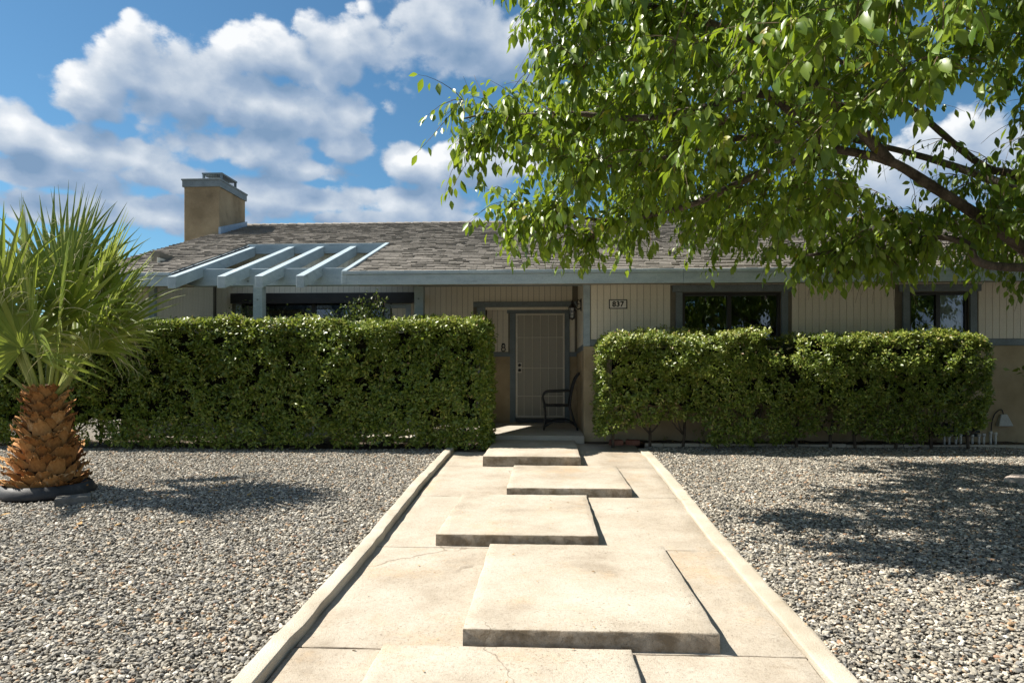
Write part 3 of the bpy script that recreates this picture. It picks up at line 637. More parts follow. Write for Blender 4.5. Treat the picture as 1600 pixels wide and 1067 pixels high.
# front door with security screen
dr = MB().box(-0.66, 0.39, IY+.05, IY+.10, 0.12, 2.2).build('front_door', M['door'], house)
lite = []
for k in range(13): w = math.pi*k/12; lite.append((-0.134+0.24*math.cos(w), 1.78+0.09*math.sin(w)))
lite = [(-0.134+.24, 1.68)] + lite + [(-0.134-.24, 1.68)]
mb = MB(); n = len(lite); mb.v = [(x, IY+.046, z) for x, z in lite]+[(x, IY+.049, z) for x, z in lite]; mb.f = [tuple(range(n)), tuple(reversed(range(n, 2*n)))]
mb.build('door_light', M['bronze'], dr)
for (a, b, c, d) in ((-.50, -.20, .95, 1.5), (-.07, .23, .95, 1.5), (-.50, -.20, .3, .82), (-.07, .23, .3, .82)):
    MB().box(a, b, IY+.042, IY+.0495, c, d).build('door_panel', M['door'], dr, bevel=.01)
MB().box(-0.705, -0.60, IY-.04, IY-.003, 0.10, 2.165).build('casing_side', M['bluedark'], dr, bevel=.004)
MB().box(0.333, 0.423, IY-.04, IY-.003, 0.10, 2.165).build('casing_side', M['bluedark'], dr, bevel=.004)
MB().box(-0.76, 0.475, IY-.05, IY-.004, 2.168, 2.243).build('casing_head', M['bluedark'], dr, bevel=.004)
MB().box(-0.59, 0.33, IY-.06, IY+.045, 0.10, 0.165).build('threshold', M['bronze'], dr)
sx0, sx1, sz0, sz1 = -0.594, 0.327, 0.20, 2.16
sec = MB().box(sx0, sx0+.035, IY-.05, IY-.02, sz0, sz1).box(sx1-.03, sx1, IY-.05, IY-.02, sz0, sz1).box(sx0+.035, sx1-.03, IY-.049, IY-.021, sz1-.03, sz1).box(sx0+.035, sx1-.03, IY-.049, IY-.021, sz0, sz0+.03).build('security_door', M['whitemetal'], house)
for k in range(1, 6):
    x = sx0+(sx1-sx0)*k/6+0.005; MB().box(x-.0045, x+.0045, IY-.046, IY-.034, sz0+.03, sz1-.03).build('bar', M['whitemetal'], sec)
for z in (0.60, 1.13, 1.71): MB().box(sx0+.035, sx1-.03, IY-.0475, IY-.0325, z-.006, z+.006).build('cross_bar', M['whitemetal'], sec)
MB().box(sx0+.035, sx1-.03, IY-.030, IY-.027, sz0+.03, sz1-.03).build('screen', M['screen'], sec)
lk = MB().box(sx0+.03, sx0+.115, IY-.056, IY-.033, 1.04, 1.235).build('lock_box', M['whitemetal'], sec)
for z in (1.09, 1.185): 
    mb = MB(); mb.tube([(sx0+.072, IY-.056, z), (sx0+.072, IY-.075, z), (sx0+.072, IY-.095, z)], [.024, .03, .022], 12); mb.build('knob', M['iron'], lk, smooth=True)

# pergola: beam, posts, rafters
MB().box(-6.245, CX1+0.93, 10.56, 10.69, 2.42, 2.69).build('pergola_beam', M['blue'], house, bevel=.006)
MB().box(CX1+0.935, 0.553, 10.58, 10.70, 2.40, 2.64).build('porch_beam', M['bluedark'], house, bevel=.006)
for (x0, x1) in ((-4.64, -4.49), (-2.075, -1.93)):
    p = MB().box(x0, x1, 10.555 if x0 < -3 else 10.572, 10.70 if x0 < -3 else 10.71, 0.03, 2.418 if x0 < -3 else 2.398).build('post', M['blue'], house, bevel=.006)
    for dz in (2.2,):
        mb = MB(); mb.tube([((x0+x1)/2, 10.555, dz), ((x0+x1)/2, 10.54, dz)], .014, 8); mb.build('bolt', M['bluedark'], p)
for x in (-4.72, -4.41): 
    mb = MB(); mb.tube([(x, 10.565, 2.49), (x, 10.545, 2.49)], .016, 8); mb.build('bolt', M['bluedark'], house)
def rafter(x0, w, y0=9.74, y1=12.48, top=-0.035, h=0.175, name='rafter'):
    a, b = rz(y0)+top, rz(y1)+top
    MB().hexa([(x0, y0, a-h), (x0+w, y0, a-h), (x0+w, y1, b-h), (x0, y1, b-h)], [(x0, y0, a), (x0+w, y0, a), (x0+w, y1, b), (x0, y1, b)]).build(name, M['blue'], house, bevel=.006)
for x in (-5.56, -4.815, -4.255, -3.645): rafter(x, 0.12)
rafter(CX1-0.04, 0.075, 9.80, 12.50, 0.022, 0.20, 'edge_board')
rafter(CX0-0.028, 0.024, 9.83, 12.49, -0.01, 0.20, 'edge_board')
MB().box(CX0-0.03, CX1+0.04, 12.487, 12.53, rz(12.5)-0.17, rz(12.5)+0.012).build('edge_board', M['blue'], house, bevel=.005)
# dark lining boards that close the roof edge over the courtyard
MB().box(-2.012, -2.002, 10.73, 12.58, 2.64, 2.78).build('side_lining', M['siding'], house)

# chimney
cx0, cx1, cy0, cy1, ct = -7.69, -6.93, 14.1, 15.35, 4.98
ch = MB().box(cx0, cx1, cy0, cy1, -0.3, ct).build('chimney', M['chim'], house, bevel=.01)
MB().box(cx0-.03, cx1+.03, cy0-.03, cy1+.03, ct-.012, ct+.15).build('chimney_cap', M['bluedark'], ch, bevel=.006)
MB().box(cx0-.045, cx1+.045, cy0-.045, cy1+.045, ct+.125, ct+.158).build('cap_rim', M['bluedark'], ch, bevel=.004)
ax0, ax1, ay0, ay1, az0, az1 = -7.42, -6.99, 14.35, 15.05, ct+.158, ct+.36
arr = MB()
for x in (ax0, ax1-.04):
    for y in (ay0, ay1-.04): arr.box(x, x+.04, y, y+.04, az0, az1-.03)
arr.box(ax0-.01, ax1+.01, ay0-.01, ay1+.01, az1-.03, az1)
ar = arr.build('spark_arrestor', M['bluedark'], ch)
mesh_b = MB()
for k in range(1, 12): x = ax0+(ax1-ax0)*k/12; mesh_b.box(x-.003, x+.003, ay0+.015, ay0+.02, az0, az1-.03)
for k in range(1, 16): y = ay0+(ay1-ay0)*k/16; mesh_b.box(ax1-.02, ax1-.015, y-.003, y+.003, az0, az1-.03)
for k in range(1, 4): z = az0+(az1-az0)*k/5; mesh_b.box(ax0+.04, ax1-.04, ay0+.021, ay0+.025, z-.003, z+.003)
mesh_b.build('wire_mesh', M['iron'], ar)
MB().hexa([(cx1+.002, cy0-.03, rz(cy0)-.03), (cx1+.05, cy0-.03, rz(cy0)-.03), (cx1+.05, cy1, rz(cy1)-.03), (cx1+.002, cy1, rz(cy1)-.03)], [(cx1+.002, cy0-.03, rz(cy0)+.14), (cx1+.05, cy0-.03, rz(cy0)+.14), (cx1+.05, cy1, rz(cy1)+.11), (cx1+.002, cy1, rz(cy1)+.11)]).build('flashing', M['galv'], ch)

# ------------------------------------------------------------------ foliage tools
OV = np.array([(0, 0, 0), (-.34, .22, .10), (-.5, .45, .14), (-.30, .74, .08), (0, 1.0, 0), (.30, .74, .08), (.5, .45, .14), (.34, .22, .10), (0, .22, 0), (0, .45, 0), (0, .74, 0)])
OVF = np.array([(0, 8, 1), (1, 8, 9), (1, 9, 2), (2, 9, 10), (2, 10, 3), (3, 10, 4), (0, 7, 8), (7, 6, 9), (7, 9, 8), (6, 5, 10), (6, 10, 9), (5, 4, 10)])
SM = np.array([(0, 0, 0), (-.5, .55, .12), (0, 1.0, 0), (.5, .55, .12), (0, .5, 0)]); SMF = np.array([(0, 4, 1), (1, 4, 2), (0, 3, 4), (3, 2, 4)])
def unit(a): return a/np.maximum(np.linalg.norm(a, axis=-1, keepdims=True), 1e-9)
def leaf_verts(P, D, Nn, L, Wd, tpl, curl):
    D = unit(D); S = unit(np.cross(D, Nn)); Nn = np.cross(S, D)
    y = tpl[None, :, 1]; zz = tpl[None, :, 2]*Wd[:, None]-curl[:, None]*L[:, None]*y*y
    return P[:, None, :]+S[:, None, :]*(tpl[None, :, 0]*Wd[:, None])[..., None]+D[:, None, :]*(y*L[:, None])[..., None]+Nn[:, None, :]*zz[..., None]
def leaves_mesh(name, P, D, Nn, L, Wd, tpl=SM, tf=SMF, curl=None):
    n = len(P); curl = np.zeros(n) if curl is None else curl
    V = leaf_verts(P, D, Nn, L, Wd, tpl, curl).reshape(-1, 3); k = len(tpl)
    F = (tf[None]+(np.arange(n)*k)[:, None, None]).reshape(-1, 3)
    return fast_mesh(name, V, F)
def vnoise(p, seed=0):                       # cheap smooth 3-D noise for shaping crowns and hedges
    r = np.random.default_rng(seed); s = np.zeros(len(p))
    for _ in range(6):
        k = r.normal(size=3)*1.0; s += np.sin(p@k+r.uniform(0, 6.28))
    return s/6

# ------------------------------------------------------------------ hedges
def hedge(name, x0, x1, y0, y1, ztop, zbot, lab, n_cl, seed, thin=0.0, lsz=1.0, taper=0.0, lowh=.4, amp=1.0):
    r = np.random.default_rng(seed); h = tag(empty(name, ((x0+x1)/2, (y0+y1)/2, gz(9.9))), lab, 'hedge', 'clipped hedges before the house')
    n = n_cl; U = r.random((n, 3))
    face = r.random(n)                     # most clusters sit in the outer shell
    X = x0+(x1-x0)*U[:, 0]; Y = y0+(y1-y0)*U[:, 1]; Z = zbot+(ztop-zbot)*U[:, 2]
    dep = np.abs(r.normal(0, 0.09, n))
    f = face < 0.62; Y[f] = y0+dep[f]
    f = (face >= 0.62) & (face < 0.82); Z[f] = ztop-dep[f]*0.8
    f = (face >= 0.82) & (face < 0.88); X[f] = x0+dep[f]
    f = (face >= 0.88) & (face < 0.94); X[f] = x1-dep[f]
    P = np.stack([X, Y, Z], 1)
    # rounded corners and a wavy clipped surface
    wob = vnoise(P*2.3, seed)*0.15+vnoise(P*5.5, seed+1)*0.11+vnoise(P*12.0, seed+2)*0.07
    wob = wob*amp; cxm, cym = (x0+x1)/2, (y0+y1)/2
    qx = np.clip((np.abs(P[:, 0]-cxm)-((x1-x0)/2-0.3))/0.3, 0, 1); qy = np.clip((np.abs(P[:, 1]-cym)-((y1-y0)/2-0.25))/0.25, 0, 1); qz = np.clip((P[:, 2]-(ztop-0.28))/0.28, 0, 1)
    rr = np.sqrt(qx**2+qy**2+qz**2); over = np.maximum(rr-1, 0)/np.maximum(rr, 1e-6)
    P[:, 0] -= np.sign(P[:, 0]-cxm)*qx*over*0.3; P[:, 1] -= np.sign(P[:, 1]-cym)*qy*over*0.25; P[:, 2] -= qz*over*0.28
    P[:, 1] += wob*0.9; P[:, 2] += (wob*0.55+vnoise(P*np.array([1.6, 0, 0]), seed+7)*0.07*amp)*((P[:, 2]-zbot)/(ztop-zbot))
    if taper: P[:, 1] += taper*np.clip((0.75-(P[:, 2]-zbot)/(ztop-zbot)), 0, 1)
    # holes: thin patches, more towards the bottom
    hole = vnoise(P*np.array([2.7, 1.0, 4.2]), seed+3); low = 1-np.clip((P[:, 2]-zbot)/(0.45), 0, 1)
    P = P[hole < 0.62-thin-lowh*low]
    hole2 = vnoise(P*np.array([9.0, 9.0, 12.0]), seed+5); P = P[hole2 < 0.36]
    n = len(P); m = 7
    out = np.stack([(P[:, 0]-cxm)/((x1-x0)/2)**1.0*0.5, (P[:, 1]-cym)/((y1-y0)/2), np.clip((P[:, 2]-(zbot+ztop)/2)/((ztop-zbot)/2), -0.3, 1.2)], 1)
    out = unit(out+r.normal(0, 0.45, (n, 3)))
    CP = np.repeat(P, m, 0)+r.normal(0, 0.016, (n*m, 3)); CO = np.repeat(out, m, 0)
    D = unit(CO*0.45+unit(np.cross(CO, r.normal(0, 1, (n*m, 3))))*.85+r.normal(0, .22, (n*m, 3))); Nn = unit(CO*.8+np.array([-.40, -.1, 0.45])+r.normal(0, 0.4, (n*m, 3)))
    L = r.uniform(.038, .068, n*m)*lsz; Wd = L*r.uniform(.36, .52, n*m)
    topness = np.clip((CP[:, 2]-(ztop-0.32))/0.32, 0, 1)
    lit_leaf = np.repeat(r.random(n), m) < np.clip(0.17+0.16*vnoise(CP*1.7, seed+9), 0, 1)+0.55*topness**1.4  # more towards the top, so its sunlight is painted by leaf colour
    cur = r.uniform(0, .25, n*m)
    tag(link('foliage', leaves_mesh('foliage', CP[~lit_leaf], D[~lit_leaf], Nn[~lit_leaf], L[~lit_leaf], Wd[~lit_leaf], curl=cur[~lit_leaf]), M['hedge'], h), kind='stuff')
    tag(link('lit_tint_foliage', leaves_mesh('lit_tint_foliage', CP[lit_leaf], D[lit_leaf], Nn[lit_leaf], L[lit_leaf]*.9, Wd[lit_leaf]*.9, curl=cur[lit_leaf]), M['hedgelit'], h), kind='stuff')
    # dark closed core, added to block light and darken the gaps
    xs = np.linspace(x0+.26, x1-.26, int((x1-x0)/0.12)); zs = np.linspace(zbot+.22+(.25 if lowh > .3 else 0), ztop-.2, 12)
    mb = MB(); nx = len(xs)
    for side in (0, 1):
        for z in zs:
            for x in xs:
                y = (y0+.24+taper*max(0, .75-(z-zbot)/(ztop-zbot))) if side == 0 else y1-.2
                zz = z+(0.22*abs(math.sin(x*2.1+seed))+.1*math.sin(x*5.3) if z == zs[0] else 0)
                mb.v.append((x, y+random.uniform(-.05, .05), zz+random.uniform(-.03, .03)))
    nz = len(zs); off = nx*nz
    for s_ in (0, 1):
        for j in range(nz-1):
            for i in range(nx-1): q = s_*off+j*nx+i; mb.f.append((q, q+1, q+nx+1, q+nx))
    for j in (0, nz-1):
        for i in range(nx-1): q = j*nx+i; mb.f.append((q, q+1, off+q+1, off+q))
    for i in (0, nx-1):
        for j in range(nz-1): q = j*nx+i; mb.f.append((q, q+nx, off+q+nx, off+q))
    mb.build('shade_core', M['core'], h)
    # stems and outer twigs
    k = 0; x = x0+.25
    while x < x1-.1:
        yb = (y0+y1)/2+random.uniform(-.1, .1); mb = MB()
        mb.tube(crom([(x, yb, gz(9.9)-.03), (x+random.uniform(-.05, .05), yb+random.uniform(-.05, .05), .25), (x+random.uniform(-.12, .12), yb, .55)], 3), [.022]*3+[.018]*4, 6)
        for q in range(3):
            a = random.uniform(0, 6.28); mb.tube(crom([(x, yb, .16), (x+.15*math.cos(a), yb+.13*math.sin(a), .32), (x+.28*math.cos(a), yb+.22*math.sin(a), .62)], 3), [.012]*4+[.008]*3, 5)
        mb.build('stem', M['stem'], h, smooth=True); x += random.uniform(.32, .6)
    tw = MB()
    sel = r.choice(n, min(420, n), replace=False)
    for q in sel:
        p = Vector(P[q]); dd = Vector(out[q]); e = p+dd*r.uniform(.0, .05); s_ = p-dd*r.uniform(.1, .22)+Vector(r.normal(0, .05, 3)); tw.tube([s_, (s_+e)/2+Vector(r.normal(0, .02, 3)), e], [.004, .003, .002], 3, False)
    tag(tw.build('twigs', M['stem'], h), kind='stuff')
    return h
hedge('hedge', -8.6, -0.80, 9.46, 10.34, 1.83, 0.02, 'long dense clipped hedge running from the palm to the porch', 17500, 21, thin=-0.2, lsz=1.15, lowh=.12)
hedge('hedge', 0.70, 6.02, 9.44, 10.46, 1.60, 0.06, 'shorter looser hedge under the two front windows', 12500, 33, thin=0.14, lsz=.95, taper=0.36, lowh=.62, amp=1.45)

# ------------------------------------------------------------------ large shade tree
def at(px, py, Y):
    u = (px-800)/1067; k = (-math.sin(YAW)+u*math.cos(YAW))/(math.cos(YAW)+u*math.sin(YAW)); X = k*Y; d = -X*math.sin(YAW)+Y*math.cos(YAW)
    return Vector((X, Y, CAM_Z+(580-py)/1067*d))
TB = Vector((5.55, 6.7, gz(6.7)))
tree = tag(empty('shade_tree', TB), 'large leafy shade tree with drooping pointed leaves overhanging the yard', 'tree')
fork = Vector((5.35, 6.6, 1.55)); wd = MB()
def limb(pts, r0, r1, n=5, sides=9):
    c = crom(pts, n); m = len(c); rad = [(r0+(r1-r0)*(i/(m-1))**0.8)*(1+random.uniform(-.07, .07)) for i in range(m)]
    wd.tube(c, rad, sides); return c
limb([TB-Vector((0, 0, .1)), TB+Vector((-.03, 0, .5)), TB+Vector((-.12, -.05, 1.2)), fork], .24, .17, 5, 14)
LIMBS = []
def L_(pts, r0, r1): LIMBS.append((limb(pts, r0, r1), r0, r1))
A = [fork, at(1600, 388, 6.4), at(1530, 338, 6.25), at(1455, 290, 6.1), at(1390, 252, 6.0), at(1300, 232, 5.9)]
L_(A, .062, .034)
L_([fork, Vector((5.3, 6.9, 2.3)), at(1600, 282, 7.0), at(1545, 264, 6.9), at(1500, 232, 6.8), at(1420, 165, 6.6), at(1330, 110, 6.4), at(1230, 20, 6.2)], .055, .018)
L_([fork, Vector((5.0, 6.4, 1.95)), at(1545, 415, 6.1), at(1510, 380, 6.1), at(1450, 370, 6.2), at(1400, 384, 6.2), at(1330, 390, 6.2), at(1255, 400, 6.2)], .048, .014)
L_([A[-1], at(1200, 148, 5.7), at(1120, 165, 5.6), at(1000, 185, 5.6), at(900, 178, 5.6), at(820, 180, 5.6), at(765, 178, 5.6), at(722, 186, 5.5)], .05, .006)
L_([A[-1], at(1190, 270, 6.1), at(1080, 320, 6.2), at(960, 345, 6.2), at(870, 332, 6.2), at(800, 326, 6.2)], .045, .007)
L_([A[-2], at(1260, 120, 5.6), at(1120, 40, 5.4), at(980, 0, 5.3), at(860, -40, 5.2)], .05, .012)
L_([fork, Vector((5.2, 6.3, 2.5)), Vector((4.6, 6.1, 3.6)), Vector((3.6, 5.8, 4.7)), Vector((2.4, 5.5, 5.4)), Vector((1.0, 5.4, 5.7))], .11, .02)
L_([fork, Vector((5.0, 6.0, 2.5)), Vector((4.2, 5.2, 3.2)), Vector((3.2, 4.3, 3.5)), Vector((2.3, 3.5, 3.3)), Vector((1.7, 3.1, 2.95))], .09, .012)
L_([fork, Vector((5.1, 5.8, 2.7)), Vector((4.9, 4.6, 3.5)), Vector((4.2, 3.6, 3.7)), Vector((3.4, 3.0, 3.4))], .08, .012)
L_([fork, Vector((5.4, 7.3, 2.6)), Vector((4.6, 8.0, 3.4)), Vector((3.2, 8.3, 3.9)), Vector((1.8, 8.2, 4.0))], .08, .012)
L_([fork, Vector((6.2, 6.8, 2.8)), Vector((7.4, 6.8, 3.8)), Vector((8.8, 6.8, 4.4))], .10, .02)
L_([at(1300, 232, 5.9), at(1170, 215, 5.8), at(1080, 235, 5.6), at(980, 260, 5.4), at(880, 250, 5.3)], .04, .007)
L_([fork, Vector((5.3, 6.6, 3.2)), Vector((5.0, 6.5, 4.6)), Vector((4.6, 6.4, 5.8))], .11, .02)
limb_pts = np.array([p for c, _, _ in LIMBS for p in c[4:]])
limb_rad = np.array([r0+(r1-r0)*(i/(len(c)-1))**.8 for c, r0, r1 in LIMBS for i in range(4, len(c))])
# crown volume: a broad dome, hollow on its shaded inside
rt = np.random.default_rng(77); C0 = np.array([5.05, 6.05, 3.9])
cand = C0+(rt.random((16000, 3))*2-1)*np.array([5.4, 3.4, 2.5])
q = np.abs((cand-C0)/np.array([5.2, 3.25, 2.3])); q[:, 2] = np.where(cand[:, 2] < C0[2], np.abs(cand[:, 2]-C0[2])/1.75, q[:, 2])
rad = (q**2.7).sum(1)**(1/2.7)
ok = (rad < 1.0+0.12*vnoise(cand*1.9, 5)) & ((rad > 0.58) | (rt.random(len(cand)) < 0.25))
VOIDS = [((.56*y+ox, y, 1.07+.318*y), (.100*y+.06, .75, .080*y+.06)) for y, ox in ((3.4, .15), (4.2, .1), (5.0, 0), (5.9, 0), (6.9, 0), (7.9, 0), (8.9, 0))] + [((2.4, 4.0, 2.0), (.7, .8, .35)), ((4.3, 6.2, 2.1), (0.9, 1.2, .25))]
def clear(P):
    k = np.ones(len(P), bool)
    for (c, s) in VOIDS: k &= ((((P-np.array(c))/np.array(s))**2).sum(1) > 1.0)
    return k
ok &= clear(cand)
ok &= ~((cand[:, 2] < 2.5) & (cand[:, 1] < 4.6) & (cand[:, 0] < 2.6) & (cand[:, 2] < 2.2))
ok &= cand[:, 0] < 8.5
ok &= ~((cand[:, 0] < 1.2) & (cand[:, 1] < 4.3))
cand = cand[ok]
# keep a minimum spacing between leaf sprays
keep = []
for p in cand:
    if len(keep) == 0 or np.min(((np.array(keep)-p)**2).sum(1)) > 0.31**2: keep.append(p)
    if len(keep) > 960: break
keep = [np.array(p) for p in keep]; print('sprays', len(keep))
for (c, _, _), cnt in zip(LIMBS, (4, 5, 7, 9, 9, 6, 4, 5, 5, 4, 2, 6, 3)):   # sprays at the limbs' own ends
    m = len(c)
    for k in range(cnt): keep.append(np.array(c[int(m*0.5+(m*0.5-1)*k/max(cnt-1, 1))])+rt.normal(0, .08, 3))
LP, LD, LN, LL, LW, LC = [], [], [], [], [], []
twg = MB(); brn = MB()
for ci, p in enumerate(keep):
    dd = ((limb_pts-p)**2).sum(1)+0.6*np.maximum(limb_pts[:, 2]-p[2], 0)**2; j = int(np.argmin(dd)); b = limb_pts[j]; r0 = min(limb_rad[j]*.6, .016)
    dist = math.sqrt(((b-p)**2).sum())
    if dist > 0.15:
        mid = (b+p)/2+rt.normal(0, .10*dist, 3)+np.array([0, 0, .12*dist]); c = crom([b, b*.7+p*.3+rt.normal(0, .07*dist, 3), mid, b*.25+p*.75+rt.normal(0, .06*dist, 3), p], 3)
        if (~clear(np.array([list(q) for q in c]))).sum() > 4 and rt.random() < .8: continue; brn.tube(c, [r0+(0.005-r0)*i/(len(c)-1) for i in range(len(c))], 5, False)
    outw = unit((p-C0)*np.array([1, 1, .5]))
    for k in range(rt.integers(7, 11)):
        d0_ = unit(outw*.7+rt.normal(0, .7, 3)+np.array([0, 0, .1])); ln = rt.uniform(.28, .62); nn = 6
        pts = [p.copy()]; dv = d0_.copy()
        for i in range(nn): dv = unit(dv+np.array([0, 0, -.17])+rt.normal(0, .09, 3)); pts.append(pts[-1]+dv*ln/nn)
        twg.tube(pts, [.0042-.0005*i for i in range(nn+1)], 3, False)
        m = rt.integers(12, 18)
        for i in range(m):
            tpos = (i+.6)/m*nn; a = int(min(tpos, nn-1)); f = tpos-a; q = pts[a]*(1-f)+pts[a+1]*f
            ax = unit(pts[a+1]-pts[a]); sd = unit(np.cross(ax, rt.normal(0, 1, 3)))
            ld = unit(sd*.55+ax*.35+np.array([0, 0, -.95])+rt.normal(0, .28, 3)); nrm = unit(sd+outw*.5+np.array([-.2, 0, .5])+rt.normal(0, .4, 3))
            if q[2] < 1.86+.06*math.sin(q[0]*7) or (q[0] < -0.55 and rt.random() < .35) : continue
            LP.append(q+sd*.02+ld*.015); LD.append(ld); LN.append(nrm); LL.append(rt.uniform(.060, .122)); LW.append(rt.uniform(.42, .56)); LC.append(rt.uniform(-.05, .28))
LP, LD, LN, LL, LW, LC = map(np.array, (LP, LD, LN, LL, LW, LC)); LW = LL*LW
k_ = clear(LP) | (rt.random(len(LP)) < .5); LP, LD, LN, LL, LW, LC = (a[k_] for a in (LP, LD, LN, LL, LW, LC)); print('leaves', len(LP))
wd.build('trunk', M['bark'], tree, smooth=True)
tag(brn.build('branches', M['bark'], tree, smooth=True), kind='stuff')
tag(twg.build('twigs', M['twig'], tree), kind='stuff')
# the 300 leaves that show largest are leaves of their own, the rest one crown
fw = np.array([-math.sin(YAW), math.cos(YAW), 0]); rt_ = np.array([math.cos(YAW), math.sin(YAW), 0])
dep = LP@fw; sx = (LP@rt_)/dep; sy = (LP[:, 2]-CAM_Z)/dep
vis = (np.abs(sx) < .74) & (sy < .53) & (sy > 0) & (dep > 1)
score = np.where(vis, LL/dep, 0); order = np.argsort(-score); big = order[:300]; rest = order[300:]
tag(link('crown', leaves_mesh('crown', LP[rest], LD[rest], LN[rest], LL[rest], LW[rest], OV, OVF, LC[rest]), M['leaf'], tree), kind='stuff')
lm = []
for k in range(5):
    one = np.ones(1); me = leaves_mesh('leaf', np.zeros((1, 3)), np.array([[0, 1., 0]]), np.array([[0, 0, 1.]]), one, one*(.5+.045*k), OV, OVF, one*(.02+.06*k)); me.materials.append(M['leaf']); lm.append(me)
inv = Matrix.Translation(-TB)
for k, i in enumerate(big):
    D = Vector(unit(LD[i])); S = D.cross(Vector(LN[i])).normalized(); N_ = S.cross(D)
    mt = Matrix(((S.x, D.x, N_.x, 0), (S.y, D.y, N_.y, 0), (S.z, D.z, N_.z, 0), (0, 0, 0, 1)))
    o = bpy.data.objects.new('leaf', lm[k % 5]); col.objects.link(o); o.parent = tree; o.matrix_parent_inverse = inv
    o.matrix_basis = Matrix.Translation(Vector(LP[i])) @ mt @ Matrix.Scale(LL[i], 4)

# ------------------------------------------------------------------ palm
PB = Vector((-5.20, 6.85, gz(6.85)+.01)); rp = random.Random(5)
palm = tag(empty('fan_palm', PB), 'stout young fan palm with shaggy brown trunk and green fronds', 'palm')
PH = 1.07
def prad(t): return .30+.03*math.sin(min(t*2.2, 1)*math.pi)-.19*t**1.25
mb = MB(); mb.lathe([(prad(t)*.86, t*PH) for t in np.linspace(0, 1, 14)]+[(.05, PH+.04), (.0, PH+.05)], PB, 20); trunk = mb.build('trunk', M['palmcore'], palm, smooth=True)
scale_meshes = []
for k in range(5):
    r = random.Random(40+k); V = []; F = []; nu, nv = 7, 6; lean = .35+.07*k
    for layer in (0, 1):
        for j in range(nv+1):
            v = j/nv; wv = (0.95-0.50*v**1.5)*(1+.1*r.uniform(-1, 1))
            for i in range(nu+1):
                u = i/nu*2-1
                tipcut = 0.16*(r.uniform(-1, 1) if j == nv else 0)+(.22*(u*u)*(-1 if j == nv else 0))
                x = u*.5*wv; z = v*(1.0+tipcut)-.12
                y = -(lean*v**1.3)*.75-.22*(1-u*u)*(1-.35*v)+(0.09 if layer else 0)*(1-.6*v)-.10*v*abs(u)**2*r.uniform(.5, 1.6)+(-.12*v**4)
                V.append((x, y, z))
    n1 = (nu+1)*(nv+1)
    for j in range(nv):
        for i in range(nu):
            a = j*(nu+1)+i; F.append((a, a+1, a+nu+2, a+nu+1)); F.append((n1+a, n1+a+nu+1, n1+a+nu+2, n1+a+1))
    for i in range(nu): a = nv*(nu+1)+i; F.append((a, a+1, n1+a+1, n1+a))
    for j in range(nv):
        a = j*(nu+1); F.append((a+nu+1, a, n1+a, n1+a+nu+1)[::-1]); a += nu; F.append((a+nu+1, a, n1+a, n1+a+nu+1))
    me = bpy.data.meshes.new('leaf_base'); me.from_pydata(V, [], F); me.update(); me.materials.append(M['scale']); me.polygons.foreach_set('use_smooth', [True]*len(me.polygons)); scale_meshes.append(me)
NS = 165
for i in range(NS):
    t = (i+.3)/NS; ang = i*2.39996; rr = prad(t); 
    o = bpy.data.objects.new('leaf_base', rp.choice(scale_meshes)); col.objects.link(o); attach(o, trunk)
    flare = .45*max(0, 1-t*5)+rp.uniform(-.05, .55)
    sc_ = rp.uniform(.8, 1.15)*(1-.22*t); x, y = PB.x+math.cos(ang)*rr*.86, PB.y+math.sin(ang)*rr*.86
    o.matrix_basis = Matrix.Translation((x, y, PB.z+t*PH*1.0-.02)) @ Matrix.Rotation(ang+math.pi/2, 4, 'Z') @ Matrix.Rotation(flare, 4, 'X') @ Matrix.Rotation(rp.uniform(-.2, .2), 4, 'Y') @ Matrix.Diagonal((.20*sc_, .145*sc_, .16*sc_*rp.uniform(.85, 1.25), 1))
